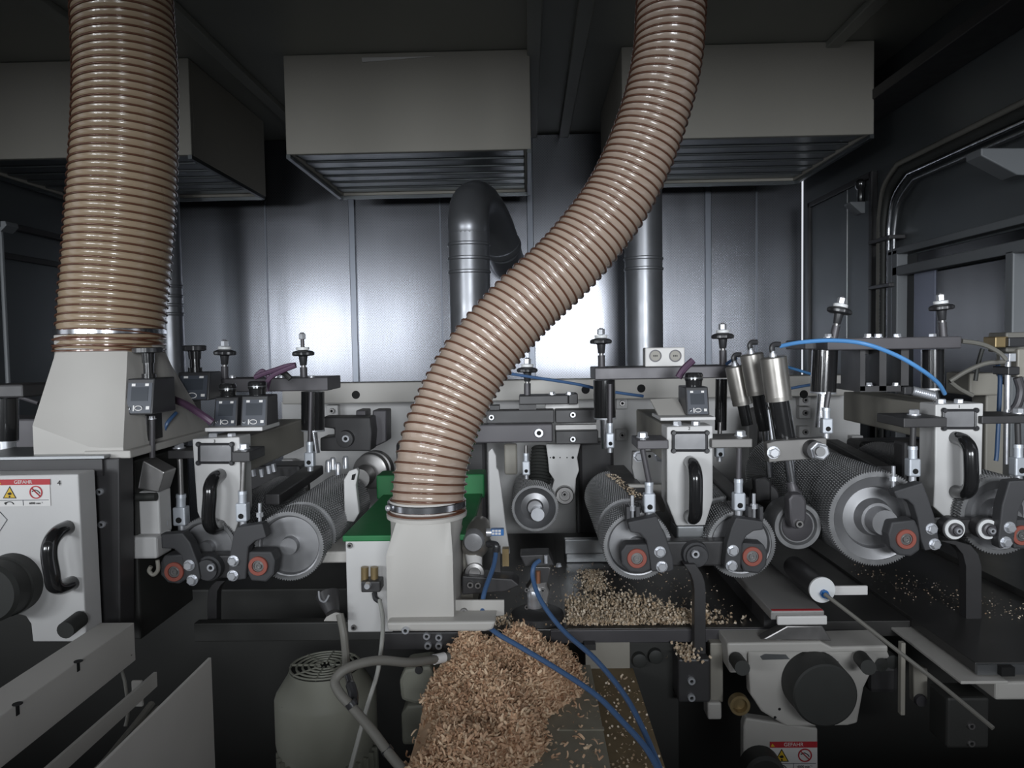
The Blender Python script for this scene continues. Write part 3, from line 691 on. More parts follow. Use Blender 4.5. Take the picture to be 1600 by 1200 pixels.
# left
cb = MB().rbox(326,591,512,612,1.42,1.52).build('crossbar', M['dark'], bevel=0.002); tag(cb, 'anthracite crossbar behind the left pair of indicators', 'crossbar', 'anthracite crossbars')
spindle((351,598),(351,532),1.45,'star-knob spindle above the left pair of indicators')
spindle((475,592),(472,521),1.45,'tall star-knob spindle right of the purple cable',1.0,12)
damper((489,612),(489,671),18,1.44,'black damper under the crossbar by the purple cable',(494,708),6)
clevis(486,612,690,706,729,484,15,1.38,'thin clevis rod beside the left crossbar damper',rr=0.004,mt=M['dark'])
for px, y in ((363,1.45),(432,1.45),(487,1.43),(440,1.44)): bolt(cb, V(P(px,593,y).x,y,P(px,591,1.42).z-0.0005), 0.006, (0,0,1), SOCKM)
# right
cb = MB().rbox(1293,527,1503,546,1.28,1.37).build('crossbar', M['dark'], bevel=0.002); tag(cb, 'anthracite crossbar above the right feed column arm', 'crossbar', 'anthracite crossbars')
MB().rbox(1258,531,1300,546,1.33,1.43).build('end_block', M['black'], cb, bevel=0.002)
spindle((1302,530),(1316,465),1.32,'tilted star-knob spindle on the right crossbar near the corner panel',1.08)
spindle((1474,527),(1469,460),1.32,'star-knob spindle on the right crossbar in front of the window',1.05)
for px in (1356,1372,1402,1457,1294): bolt(cb, V(P(px,526,1.31).x,1.31,P(px,527,1.28).z-0.0005), 0.006, (0,0,1), HEXM)
damper((1289,547),(1286,612),19,1.31,'black damper under the left end of the right crossbar',(1281,668),8)
clevis(1295,612,637,653,677,1291,16,1.26,'clevis rod beside the damper of the right crossbar',rr=0.004,mt=M['dark'])
damper((1457,546),(1457,606),16,1.33,'black damper under the right crossbar in front of the window',(1462,625),7)
t = thing('pedestal_frame','black box frame under the right crossbar','frame',P(1376,612,1.30))
MB().rbox(1344,546,1352,611,1.30,1.38).build('frame_leg', M['black'], t); MB().rbox(1374,546,1385,611,1.30,1.38).build('frame_leg', M['black'], t)
MB().rbox(1408,546,1420,611,1.30,1.38).build('frame_leg', M['black'], t); MB().rbox(1344,603,1420,612,1.30,1.40).build('frame_foot', M['black'], t)
MB().rbox(1352,546,1374,553,1.34,1.38).build('frame_web', M['black'], t)
for px in (1356,1397): bolt(t, V(P(px,601,1.31).x,1.305,P(px,603,1.30).z), 0.005, (0,0,1), HEXM)
# middle rear spindle and clamp
yk = 1.60
t = thing('rear_clamp','black rear clamp assembly between hose and middle crossbar','clamp',P(840,695,yk))
MB().rbox(811,618,888,632,yk-0.02,yk+0.04).build('top_bar', M['black'], t, bevel=0.002)
MB().rbox(888,615,903,632,yk,yk+0.05).build('top_end', M['black'], t, bevel=0.002)
MB().rbox(811,632,838,645,yk-0.01,yk+0.04).build('spacer', M['black'], t)
MB().rbox(852,630,905,640,yk+0.03,yk+0.05).build('light_plate', M['sign'], t, bevel=0.001)
MB().rbox(760,641,866,662,yk-0.02,yk+0.02).build('clamp_bar', M['black'], t, bevel=0.002)
MB().rbox(868,640,932,661,yk-0.015,yk+0.03).build('clamp_bar', M['black'], t, bevel=0.002)
MB().rbox(868,664,932,672,yk+0.01,yk+0.03).build('light_plate', M['sign'], t, bevel=0.001)
MB().rbox(868,673,935,694,yk-0.015,yk+0.03).build('clamp_bar', M['black'], t, bevel=0.002)
MB().rbox(740,663,864,692,yk-0.06,yk-0.022).build('front_bar', M['dark'], t, bevel=0.003)
MB().rbox(765,634,780,645,yk,yk+0.04).build('spacer', M['black'], t)
bolt(t, P(842,676,yk-0.06), 0.0095, me=SOCKM)
for px,py in ((768,652),(895,648),(895,686)): bolt(t, P(px,py,yk-0.02), 0.006, me=SOCKM)
for px in (863,889): bolt(t, V(P(px,618,yk).x,yk,P(px,618,yk-0.02).z), 0.006, (0,0,1), HEXM)
spindle((824,620),(824,560),1.61,'star-knob spindle on the rear clamp by the thin blue tube',0.95)
clevis(822,696,708,720,742,822,12,1.56,'small clevis rod above the small rear roller',rr=0.004)
t = thing('bearing_bracket','white plate bracket with small wheel behind the rear roller','bracket',P(880,785,1.68))
MB().poly([(853,694),(907,694),(902,715),(905,735),(900,748),(899,768),(893,782),(878,786),(866,780),(862,764),(866,750),(858,738),(856,715)],1.68,1.70).build('bracket_plate', M['white'], t, bevel=0.002)
for px in (860,865,875,886,895): MB().lathe(P(px,715,1.68),(0,-1,0),[(0,0.003 if px in(865,895) else 0.0015),(0.0006,0)],10).build('hole', M['hole'], t)
w_ = MB().lathe(P(882,772,1.68),(0,-1,0),[(0,0.020),(0.018,0.020),(0.020,0.018),(0.020,0.012),(0.015,0.011),(0.015,0)],28).build('wheel', M['steel'], t)
bolt(w_, P(882,772,1.662), 0.006, me=SOCKD)
t = tag(MB().poly([(763,706),(769,700),(775,712),(776,732),(779,734),(783,760),(789,812),(797,866),(775,866),(765,840)],1.27,1.282).build('guard_blade', M['white'], bevel=0.002),'tall narrow white guard blade right of the hose','guard')
t = thing('drive_shaft','dark drive shaft with corrugated boot behind the small roller','shaft',P(845,750,1.7))
q = [P(848,700,1.74)+(P(842,760,1.7)-P(848,700,1.74))*(k/24) for k in range(25)]
MB().tube(q, [0.022+0.004*(k%2) for k in range(25)], 16).build('boot', M['rubber'], t)
MB().rbox(788,694,808,742,1.72,1.74).build('cover_plate', M['arm'], t, bevel=0.004)

# ================================================================== REAR RAIL AND MACHINE BODY
rl_ = MB().box(P(440,600,1.85).x, P(1335,600,1.85).x, 1.85, 1.92, P(825,626,1.85).z, P(825,594,1.85).z).build('rear_rail', M['cream'], bevel=0.003)
tag(rl_, 'long white rear rail with round holes below the cabin wall', 'rail')
for px,py in ((556,617),(915,609),(1002,607),(1256,616)):
    MB().lathe(P(px,py,1.85),(0,-1,0),[(0,0.010),(0.001,0.009),(0.001,0)],20).build('hole', M['hole'], rl_)
bd = MB().box(P(440,650,1.93).x, P(1345,650,1.93).x, 1.93, 2.0, 0.75, P(825,622,1.93).z).build('bed_rear_wall', M['white'], bevel=0.003)
tag(bd, 'white rear machine panel under the long rail', 'panel')
for px,py in ((519,642),(449,727),(972,630),(972,680),(1258,625),(1258,645),(1258,675),(1340,690)):
    bk = MB().rbox(px-9,py-9,px+9,py+9,1.905,1.93).build('fixing_pad', M['white'], bd, bevel=0.002); bolt(bk, P(px,py,1.905), 0.007, me=SOCKD)
bed = tag(MB().box(-1.1, 1.13, 1.45, 1.85, 0, 0.84).build('machine_bed', M['bed'], bevel=0.004), 'dark machine bed below the rollers', 'machine bed')
# dark castings behind the roller zones
for pr, y, lab in (((372,728,470,800),1.66,'dark casting under the arm of the left feed column'),((1345,690,1452,760),1.62,'dark casting under the arm of the right feed column'),((905,690,960,860),1.75,'dark casting behind the middle knurled roller'),((620,690,760,860),1.72,'dark casting behind the curved hose'),((1185,640,1225,760),1.7,'dark casting behind the silver-capped cylinders')):
    o = MB().rbox(*pr, y, y+0.08).build('rear_casting', M['black'], bevel=0.008); tag(o, lab, 'casting', 'dark castings behind the rollers')
for w,(px,py) in zip(('leftmost','second','third','rightmost'),((395,732),(408,733),(419,728),(427,725))):
    b = MB().cyl(P(px,py,1.6),P(px+2,py+12,1.6),0.005); tag(b.build('pipe_nipple', M['zinc']), w+' small bright nipple below the arm of the left feed column', 'nipple', 'nipples under the left feed column')
# bearing block, flange and lever near the hose
t = thing('bearing_block','black bearing block with bright ball bolt left of the hose','bearing block',P(550,705,1.6))
MB().poly([(502,652),(578,652),(581,676),(579,705),(500,705),(500,684),(522,682),(522,670),(504,668)],1.6,1.66).build('block', M['black'], t, bevel=0.003)
MB().poly([(556,641),(571,641),(571,655),(582,655),(582,641),(604,641),(604,690),(582,700),(556,700)],1.66,1.72).build('rear_block', M['dark'], t, bevel=0.003)
MB().lathe(P(541,685,1.6),(0,-1,0),[(0,0.018),(0.015,0.017),(0.016,0)],20).build('boss', M['black'], t)
bolt(t, P(541,685,1.584), 0.008, me=SOCKM)
t = thing('shaft_flange','grey round shaft flange behind the pale lever','flange',P(577,735,1.6))
MB().lathe(P(588,732,1.64),(-0.15,-1,0),[(0,0.040),(0.02,0.040),(0.022,0.036),(0.022,0.037),(0.04,0.037),(0.042,0.033),(0.042,0)],40).build('disc', M['steel'], t)
MB().lathe(P(570,742,1.58),(0,-1,0),[(0,0.022),(0.05,0.02),(0.05,0)],20).build('hub', M['steel'], t)
for w,(px,py) in zip(('leftmost','second','third','rightmost'),((513,722),(520,718),(528,726),(540,716))):
    tag(MB().lathe(P(px,py,1.52),(0,0,1),[(-0.02,0.006),(0,0.006),(0.004,0.004),(0.004,0)],12).build('grease_nipple', M['zinc']),w+' small bright grease nipple in front of the grey flange','nipple','grease nipples by the flange')
t = tag(MB().poly([(537,750),(545,736),(557,732),(560,737),(556,758),(561,802),(553,816),(538,814)],1.33,1.345).build('lever', M['white'], bevel=0.002),'pale upright lever beside the green lid','lever')
MB().poly([(550,742),(556,740),(553,750),(549,750)],1.3285,1.33).build('slot', M['hole'], t)
tag(MB().hprism([(P(410,700,1.3).x,1.3),(P(416,700,1.3).x+0.02,1.3),(P(490,700,1.62).x+0.02,1.62),(P(490,700,1.62).x-0.02,1.62)],P(420,790,1.3).z,P(420,772,1.3).z).build('guide_bar', M['black'], bevel=0.003),'dark guide bar above the left knurled roller','bar','dark guide bars over the rollers')
tag(MB().hprism([(P(985,700,1.3).x,1.25),(P(985,700,1.3).x+0.035,1.25),(P(955,700,1.6).x+0.03,1.62),(P(955,700,1.6).x-0.01,1.62)],P(985,790,1.3).z,P(985,772,1.3).z).build('guide_bar', M['black'], bevel=0.003),'dark chip-dusted guide bar above the roller left of the middle feed column','bar','dark guide bars over the rollers')
tag(MB().hprism([(P(1130,700,1.3).x,1.25),(P(1130,700,1.3).x+0.03,1.25),(P(1090,700,1.6).x+0.03,1.6),(P(1090,700,1.6).x,1.6)],P(1130,785,1.3).z,P(1130,768,1.3).z).build('guide_bar', M['black'], bevel=0.003),'dark guide bar above the roller right of the middle feed column','bar','dark guide bars over the rollers')
tag(MB().hprism([(P(1370,740,1.25).x,1.25),(P(1395,740,1.25).x,1.25),(P(1310,700,1.6).x,1.6),(P(1290,700,1.6).x,1.6)],P(1380,742,1.25).z,P(1380,728,1.25).z).build('guide_bar', M['black'], bevel=0.003),'dark guide bar above the large toothed roller','bar','dark guide bars over the rollers')
t = thing('mount_plate','white mounting plate with two bolts left of the middle feed column','plate',P(1013,755,1.45))
MB().poly([(989,706),(1039,706),(1038,726),(1036,758),(994,758),(988,732)],1.45,1.47).build('plate', M['white'], t, bevel=0.002)
for px in (998,1030): bolt(t, P(px,713,1.45), 0.0085)
MB().lathe(P(1015,713,1.45),(0,-1,0),[(0,0.003),(0.0006,0)],12).build('hole', M['hole'], t)
tag(MB().poly([(981,757),(1040,757),(1040,800),(1004,800)],1.36,1.372).build('gusset_plate', M['cream'], bevel=0.002),'grey triangular gusset behind the clevis left of the middle feed column','plate')

# ================================================================== INDICATORS
def indicator(r, y, dep, label, knob=None, cap=None, tilt=0.012):
    x0,y0_,x1,y1 = r
    a = P(x0,(y0_+y1)/2,y).x; b2 = P(x1,(y0_+y1)/2,y).x; zt = P((x0+x1)/2,y0_,y).z; zb = P((x0+x1)/2,y1,y).z
    t = thing('position_indicator', label, 'indicator', ((a+b2)/2, y, zb), 'black position indicators')
    bx = MB().add([(a,y+tilt,zt),(b2,y+tilt,zt),(b2,y,zb),(a,y,zb),(a,y+dep,zt),(b2,y+dep,zt),(b2,y+dep,zb),(a,y+dep,zb)],
        [(0,3,2,1),(4,5,6,7),(0,1,5,4),(3,7,6,2),(0,4,7,3),(1,2,6,5)]).build('case', M['plastic'], t, bevel=0.002)
    def fp(u, v, o=0.0006): return V(a+(b2-a)*u, y+tilt*(1-v)-o, zt+(zb-zt)*v)
    def quad(u0,v0,u1,v1,nm,mt,par,o=0.0006):
        p = [fp(u0,v0,o),fp(u1,v0,o),fp(u1,v1,o),fp(u0,v1,o)]
        return MB().add(p+[q+V(0,0.0006,0) for q in p],[(0,3,2,1),(4,5,6,7),(0,1,5,4),(1,2,6,5),(2,3,7,6),(3,0,4,7)]).build(nm, mt, par)
    f = quad(0.07,0.12,0.93,0.95,'face_panel',M['face'],bx)
    quad(0.2,0.24,0.8,0.62,'display',M['screen'],f,0.0012)
    for u in (0.2,0.68): quad(u,0.14,u+0.13,0.21,'arrow_key',M['sign'],f,0.0012)
    h = (b2-a)
    q = fp(0.5,0.82,0.0015)
    ring = [q+V(math.cos(k/14*2*PI)*h*0.13,0,math.sin(k/14*2*PI)*h*0.08) for k in range(15)]
    MB().tube(ring,0.0007,5).build('icon', M['sign'], f)
    quad(0.76,0.77,0.88,0.86,'icon',M['sign'],f,0.0012); quad(0.3,0.74,0.34,0.9,'icon',M['sign'],f,0.0012)
    rg = fp(0.16,0.82,0.0015); MB().tube([rg+V(math.cos(k/10*2*PI)*h*0.045,0,math.sin(k/10*2*PI)*h*0.045) for k in range(11)],0.0005,5).build('icon', M['alu'], f)
    if cap:
        q = P(cap[0],cap[1],y+dep*0.5); rr = cap[2]*S(y)
        MB().lathe(V(q.x,q.y,zt-0.001),(0,0,1),[(0,rr*0.9),(q.z-zt-0.004,rr*0.95),(q.z-zt-0.003,rr*1.03),(q.z-zt+0.006,rr*1.03),(q.z-zt+0.009,rr*0.9),(q.z-zt+0.006,0)],28).build('cap', M['gloss'], t)
        MB().lathe(V(q.x,q.y,q.z-0.001),(0,0,1),[(0,rr*1.04),(0.0015,rr*1.04)],28).build('cap_ring', M['alu'], t)
    if knob:
        kx, ky, kr = knob; q = P(kx,ky,y+dep*0.5); s = S(y)
        MB().lathe(V(q.x,q.y,zt-0.001),(0,0,1),[(0,11*s),(8*s,11*s),(8*s,8*s),((q.z-zt)*0.55,8*s),((q.z-zt)*0.55,9.5*s),(q.z-zt-5*s,10*s)],24).build('stem', M['gloss'], t)
        MB().lathe(V(q.x,q.y,q.z-6*s),(0,0,1),[(0,kr*0.7*s),(1.5*s,kr*s),(8*s,kr*s),(9.5*s,kr*0.85*s),(9.5*s,0)],48,9,0.035).build('hand_knob', M['plastic'], t)
    return t
t = indicator((193,592,237,648), 1.10, 0.075, 'black position indicator with star knob in front of the left hood', (231,546,23))
MB().rbox(200,648,230,698,1.14,1.19).build('leg_block', M['black'], t, bevel=0.002)
cp = P(237,650,1.13); MB().cyl(P(238,650,1.13), P(238,715,1.13), 0.004).build('side_rod', M['dark'], t); bolt(t, P(238,655,1.13), 0.0045, (0,0,1))
t = indicator((274,582,325,626), 1.32, 0.06, 'black position indicator with round knob just right of the left hood', (304,543,18))
MB().rbox(278,626,300,660,1.34,1.38).build('leg_block', M['black'], t, bevel=0.002)
indicator((332,621,369,668), 1.24, 0.06, 'left one of the two round-capped indicators above the left feed column', None, (356,607,13))
indicator((374,619,416,668), 1.24, 0.06, 'right one of the two round-capped indicators above the left feed column', None, (402,603,14))
t = indicator((1073,605,1109,649), 1.24, 0.07, 'round-capped indicator with purple cable above the middle feed column', None, (1084,590,14))
tag(MB().rbox(320,668,410,674,1.215,1.30).build('indicator_bracket', M['white'], bevel=0.001), 'white strip bracket under the two round-capped indicators', 'bracket', 'indicator brackets')
tag(MB().rbox(1032,652,1118,657,1.215,1.30).build('indicator_bracket', M['white'], bevel=0.001), 'white strip bracket under the indicator of the middle feed column', 'bracket', 'indicator brackets')
o = MB().add([P(1016,624,1.31),P(1058,622,1.31),P(1073,650,1.25),P(1031,652,1.25)]+[q+V(0,0.003,-0.002) for q in (P(1016,624,1.31),P(1058,622,1.31),P(1073,650,1.25),P(1031,652,1.25))],[(0,3,2,1),(4,5,6,7),(0,1,5,4),(1,2,6,5),(2,3,7,6),(3,0,4,7)]).build('slanted_plate', M['cream'])
tag(o,'slanted pale plate left of the indicator on the middle feed column','plate')
t = thing('grip_cover','silvery slanted cover with black grip left of the left feed column','cover',P(235,765,1.12))
MB().poly([(223,719),(257,738),(247,770),(215,764)],1.12,1.16).build('cover', M['steel'], t, bevel=0.002)
MB().rbox(217,768,249,838,1.13,1.17).build('white_body', M['white'], t, bevel=0.003)
MB().rbox(197,839,245,874,1.11,1.16).build('white_foot', M['white'], t, bevel=0.004)
MB().cyl(P(210,777,1.12),P(244,776,1.12),0.0062).build('grip', M['rubber'], t)
MB().tube(spline([P(246,875,1.12),P(247,890,1.12),P(240,898,1.12),P(233,892,1.12),P(236,885,1.12)],5),0.003,8).build('hook', M['arm'], t)

# ================================================================== PNEUMATIC CYLINDERS
def pneu(top, capb, tubeb, rodb, rc, rt, y, label):
    a, b2, c2_, e = (P(*v,y) for v in (top,capb,tubeb,rodb)); s = S(y); d = (b2-a).normalized()
    t = thing('air_cylinder', label, 'cylinder', e, 'silver-capped air cylinders')
    L = (b2-a).length
    MB().lathe(a, d, [(0,rc*0.93*s),(0.0015,rc*s),(L*0.85,rc*s),(L*0.85,rc*0.97*s),(L*0.9,rc*0.97*s),(L*0.9,rc*s),(L,rc*0.98*s)], 36).build('silver_cap', M['nickel'], t)
    MB().cyl(b2, c2_, rt*s, None, 28).build('black_tube', M['gloss'], t)
    if rodb != tubeb: MB().cyl(c2_, e, rt*0.5*s).build('piston_rod', M['chrome'], t)
    k = a-d*0.0005
    MB().lathe(k,-d,[(0,0.006),(0.004,0.006),(0.004,0.0045),(0.009,0.0045)],12).build('hex_fitting', M['zinc'], t)
    MB().tube(spline([k-d*0.006, k-d*0.014, k-d*0.018+V(0.004,0,0.001), k-d*0.017+V(0.013,0,0.002)],5),0.0045,10).build('elbow_fitting', M['plastic'], t)
    return t
pneu((1149,572),(1161,632),(1168,664),(1168,664),16,9,1.33,'short silver-capped air cylinder behind the other two')
pneu((1174,553),(1185,616),(1196,672),(1203,745),17.5,11,1.29,'middle one of three silver-capped air cylinders')
t = pneu((1208,558),(1217,626),(1228,690),(1240,768),20,15.5,1.20,'front silver-capped air cylinder on the pressure wheel')
MB().lathe(P(1236,752,1.20), P(1241,772,1.2)-P(1236,752,1.2), [(0,0.008),(0.014,0.0085),(0.02,0.013)], 20).build('rod_head', M['dark'], t)
MB().poly([(1232,780),(1238,772),(1254,772),(1261,782),(1261,812),(1256,824),(1244,828),(1237,824),(1234,812)],1.165,1.19).build('fork', M['dark'], t, bevel=0.004)
bolt(t, P(1248,818,1.165), 0.006, me=SOCKD)
w_ = thing('pressure_wheel','dark pressure wheel at the foot of the front air cylinder','wheel',P(1246,866,1.2))
MB().lathe(P(1246,822,1.20),(0,1,0),[(0.0,0.012),(0.0,0.026),(0.004,0.028),(-0.002,0.030),(-0.002,0.036),(0.002,0.038),(0.05,0.038),(0.05,0)],48).build('tyre', M['knurl'], w_)
MB().lathe(P(1246,822,1.198),(0,-1,0),[(0,0.024),(0.001,0.022),(0.001,0)],32).build('hub_disc', M['dark'], w_)
w_ = thing('pressure_wheel','small dark pressure wheel hidden behind the front one','wheel',P(1195,800,1.36))
MB().lathe(P(1195,778,1.36),(0,1,0),[(0,0),(0,0.024),(0.003,0.027),(0.05,0.027),(0.05,0)],32).build('tyre', M['black'], w_)
MB().poly([(1180,748),(1196,744),(1206,752),(1206,785),(1182,785)],1.33,1.355).build('fork', M['black'], w_, bevel=0.004)
t = thing('cylinder_bracket','steel bracket bar with bolt and large nut clamping the air cylinders','bracket',P(1245,720,1.17))
MB().poly([(1198,693),(1212,689),(1292,684),(1292,716),(1222,721),(1202,723)],1.165,1.185).build('bar', M['midsteel'], t, bevel=0.0015)
bolt(t, P(1208,707,1.165), 0.0078)
MB().cyl(P(1268,701,1.165)+V(0,0,0),P(1268,701,1.165)+V(0,-0.02,0),0.014).build('spacer', M['black'], t)
MB().lathe(P(1280,705,1.145),(0,-1,0),[(-0.002,0.0135),(0.001,0.0135),(0.001,0.0125),(0.009,0.0125),(0.011,0.010)],6).build('large_nut', M['zinc'], t)
MB().lathe(P(1281,705.5,1.134),(0,-1,0),[(0,0.0075),(0.004,0.007),(0.004,0)],20).build('stud_end', M['knurl'], t)
for px,r_ in ((1205,0.0022),(1234,0.0022)): tag(MB().cyl(P(px-4,640,1.21),P(px+6,722,1.21),r_).build('guide_rod', M['zinc']),'thin bright guide rod beside the '+('middle' if px<1220 else 'front')+' air cylinder','rod','thin cylinder guide rods')

# ================================================================== CUTTER COVER UNIT (green lid)
t = thing('cutter_cover','white cutter cover box with green lid','machine cover',P(575,990,1.12))
xa = P(541,900,1.12).x; xb = P(735,900,1.12).x
zl = P(575,845,1.12).z
MB().box(xa, P(612,900,1.12).x, 1.12, 1.14, P(575,988,1.12).z, zl).build('front_panel', M['white'], t, bevel=0.002)
MB().box(xa, xa+0.015, 1.14, 1.42, P(575,988,1.12).z, zl).build('side_panel', M['white'], t)
MB().box(P(612,900,1.12).x, xb, 1.16, 1.42, P(575,988,1.12).z, zl).build('inner_body', M['arm'], t)
MB().box(xa-0.003, xb, 1.115, 1.43, zl, zl+0.009).build('green_lid', M['green'], t, bevel=0.002)
yb_ = 1.43; MB().box(P(588,760,yb_).x, P(757,760,yb_).x, yb_, yb_+0.06, zl, P(600,743,yb_).z).build('green_block', M['green'], t, bevel=0.003)
for px,py in ((547,852),(553,980)): bolt(t, P(px,py,1.12), 0.0042, me=SOCKD)
f = MB().rbox(564,909,594,926,1.09,1.118).build('valve_block', M['black'], t, bevel=0.002)
for px in (570,585): MB().cyl(P(px,909,1.105),P(px,886,1.105),0.0055,None,14).build('brass_fitting', M['brass'], f)
MB().lathe(P(575,914,1.09),(0,-1,0),[(0,0.005),(0.008,0.004),(0.008,0)],14).build('valve_screw', M['zinc'], f)
MB().tube(spline([P(585,926,1.10),P(587,935,1.095),P(594,940,1.09)],5),0.004,8).build('elbow_fitting', M['plastic'], f)
tag(MB().tube(spline([P(593,938,1.09),P(598,965,1.06),P(597,1000,1.03),P(590,1050,1.0),P(572,1110,0.98),P(545,1210,0.95)],8),0.0030,8).build('air_tube', M['clear']),'thin milky air tube hanging from the green-lidded cover','tube')
tag(MB().rbox(500,862,545,880,1.2,1.3).build('cover_ledge', M['cream'], bevel=0.003),'pale ledge left of the green-lidded cover','ledge')
# regulator with clear dome
t = thing('air_regulator','grey air regulator with rounded body beside the hood','regulator',P(742,930,1.14))
MB().lathe(P(752,812,1.17), P(740,860,1.12)-P(752,812,1.17), [(0,0.008),(0.004,0.013),(0.02,0.018),(0.04,0.0205),(0.055,0.020),(0.062,0.017),(0.066,0.008),(0.066,0)], 28).build('bowl', M['nickel'], t)
MB().lathe(P(740,846,1.115),(0,-1,0),[(-0.03,0.016),(0,0.016),(0.006,0.013),(0.008,0)],28).build('dome', M['plate'], t)
MB().cyl(P(740,864,1.13),P(742,885,1.13),0.013,0.011).build('lower_neck', M['sign'], t)
MB().lathe(P(742,893,1.12),(0,-1,0),[(0,0.014),(0.008,0.014),(0.009,0.009),(0.006,0.008),(0.006,0)],20).build('drain_nut', M['steel'], t)
MB().cyl(P(760,832,1.12),P(768,832,1.12),0.006).build('gauge_neck', M['zinc'], t)
lb = MB().rbox(767,827,787,837,1.115,1.125).build('blue_label', M['blue'], t)
for px in (770.5,775.5,780.5):
    for py in (829.6,834.0): MB().rbox(px-2,py-1.6,px+2,py+1.6,1.1142,1.115).build('label_mark', M['sign'], lb)
MB().tube(spline([P(762,850,1.12),P(770,850,1.115),P(775,852,1.11),P(775,862,1.11)],5),0.005,10).build('elbow_fitting', M['plastic'], t)
t = thing('lower_bracket','dark bracket with ring bolts below the air regulator','bracket',P(760,935,1.13))
MB().poly([(722,900),(800,905),(812,915),(790,925),(722,930)],1.10,1.14).build('bracket', M['black'], t, bevel=0.002)
MB().rbox(770,858,782,910,1.13,1.15).build('upright', M['black'], t); 
for px,py in ((735,913),(747,914)): bolt(t, P(px,py,1.10), 0.005, me=SOCKD)
MB().rbox(785,858,795,885,1.135,1.15).build('brass_tab', M['brass'], t)
# valve at the table edge
t = thing('air_valve','small grey air valve with copper stem on the table edge','valve',P(842,955,1.14))
MB().poly([(829,886),(861,886),(860,892),(855,915),(860,925),(855,950),(826,950),(821,925),(830,910)],1.13,1.16).build('valve_body', M['steel'], t, bevel=0.003)
MB().poly([(831,888),(858,888),(856,910),(834,912)],1.128,1.131).build('window', M['black'], t)
MB().cyl(P(841,892,1.125),P(841,911,1.125),0.0034).build('copper_stem', M['copper'], t)
for px,py in ((823,921),(848,922),(853,945),(823,948)): bolt(t, P(px,py,1.13), 0.0035, me=SOCKD)
MB().lathe(P(835,934,1.128),(0,0,1),[(-0.014,0.011),(-0.008,0.012),(0,0.011),(0.006,0.012),(0.012,0.010)],20).build('body_ring', M['zinc'], t)
MB().poly([(812,868),(858,866),(866,884),(820,886)],1.14,1.18).build('mount', M['black'], t, bevel=0.002)
MB().lathe(P(853,880,1.13),(0,0,1),[(0,0.003),(0.012,0.003)],10).build('stud', M['zinc'], t)
bolt(t, P(873,885,1.16), 0.004, (0,0,1), HEXM)
tag(MB().lathe(V(P(840,960,1.19).x,1.195,ZT),(0,0,1),[(0,0.042),(0.010,0.041),(0.013,0.036),(0.013,0)],32).build('round_pedestal', M['black']),'round black base under the small air valve','base')

# ================================================================== TABLES
tb = tag(MB().box(P(612,990,1.15).x, P(1212,990,1.15).x, 1.15, 1.75, ZT-0.022, ZT).build('machine_table', M['table'], bevel=0.002),'dark steel machine table strewn with shavings','table')
MB().box(P(860,990,1.15).x, P(1210,990,1.15).x, 1.146, 1.152, ZT-0.021, ZT-0.001).build('front_lip', M['dark'], tb, bevel=0.001)
for x0_,x1_ in ((0.05,0.14),(0.16,0.25)): MB().box(x0_,x1_,1.20,1.74,ZT,ZT+0.0012).build('wear_plate', M['table'], tb)
MB().box(P(880,855,1.6).x, P(945,855,1.6).x, 1.5, 1.56, ZT, ZT+0.035).build('end_stop', M['alu'], tb, bevel=0.003)
MB().rbox(882,843,945,866,1.48,1.5).build('stop_plate', M['alu'], tb, bevel=0.002)
fz = -0.385+1.3
t = thing('guide_fence','grey steel guide fence lying across the table front','fence',(0.383,1.1,ZT))
MB().box(0.341,0.417,1.088,1.75,fz-0.013,fz).build('fence_bar', M['fence'], t, bevel=0.002)
MB().box(0.35,0.41,1.15,1.75,ZT,fz-0.013).build('fence_base', M['black'], t)
MB().rbox(1215,963,1293,977,1.08,1.086).build('end_plate', M['sign'], t, bevel=0.002)
MB().box(0.343,0.415,1.089,1.095,fz,fz+0.0006).build('red_line', M['red'], t)
MB().poly([(1190,1000),(1230,978),(1285,978),(1300,1002)],1.10,1.12).build('foot', M['steel'], t, bevel=0.002)
t = thing('guide_disc','white disc on dark rod with pale arm','stop',P(1285,942,1.12))
MB().lathe(P(1285,922,1.10),(0,1,0),[(0,0),(0,0.0185),(0.004,0.0185),(0.004,0)],40).build('disc', M['wash'], t)
MB().cyl(P(1285,922,1.104),P(1285,922,1.104)+V(0,0.12,0.0),0.0165).build('dark_sleeve', M['black'], t)
MB().lathe(P(1287,927,1.10),(0,-1,0),[(0,0.006),(0.006,0.006),(0.006,0.004),(0.016,0.004)],8).build('blue_fitting', M['blue'], t)
MB().rbox(1304,916,1356,930,1.115,1.12).build('pale_arm', M['sign'], t, bevel=0.001)
tag(MB().tube(spline([P(1288,928,1.085),P(1330,960,1.06),P(1400,1015,1.02),P(1470,1070,0.98),P(1552,1138,0.92)],8),0.0028,8).build('air_tube', M['greyhose']),'grey air tube slanting down from the white disc','tube')
zr = -0.425+1.3
tr = tag(MB().box(0.579,1.12,1.0,1.84,zr-0.014,zr).build('infeed_table', M['table'], bevel=0.001),'dark infeed table plate at the right edge','table')
MB().box(0.579,1.12,0.994,1.0,zr-0.014,zr-0.001).build('edge_strip', M['alu'], tr)
MB().rbox(1565,1043,1586,1057,0.985,0.995).build('slot', M['hole'], tr)
MB().box(0.80,1.12,1.05,1.84,zr,zr+0.012).build('raised_plate', M['table'], tr, bevel=0.001)
MB().box(0.36,0.579,1.17,1.84,zr-0.03,zr-0.006).build('inner_plate', M['table'], tr, bevel=0.001)
zz = -0.441+1.3
tag(MB().hprism([(0.55,0.98),(0.61,0.98),(0.61,1.22),(0.55,1.22)],zz-0.004,zz).build('support_plate', M['cream'], bevel=0.001),'pale angled support plate under the infeed table','plate')
tag(MB().box(0.60,0.75,0.99,1.2,zz-0.03,zz-0.006).build('slide_block', M['cream'], bevel=0.003),'pale slide block under the infeed table corner','block')

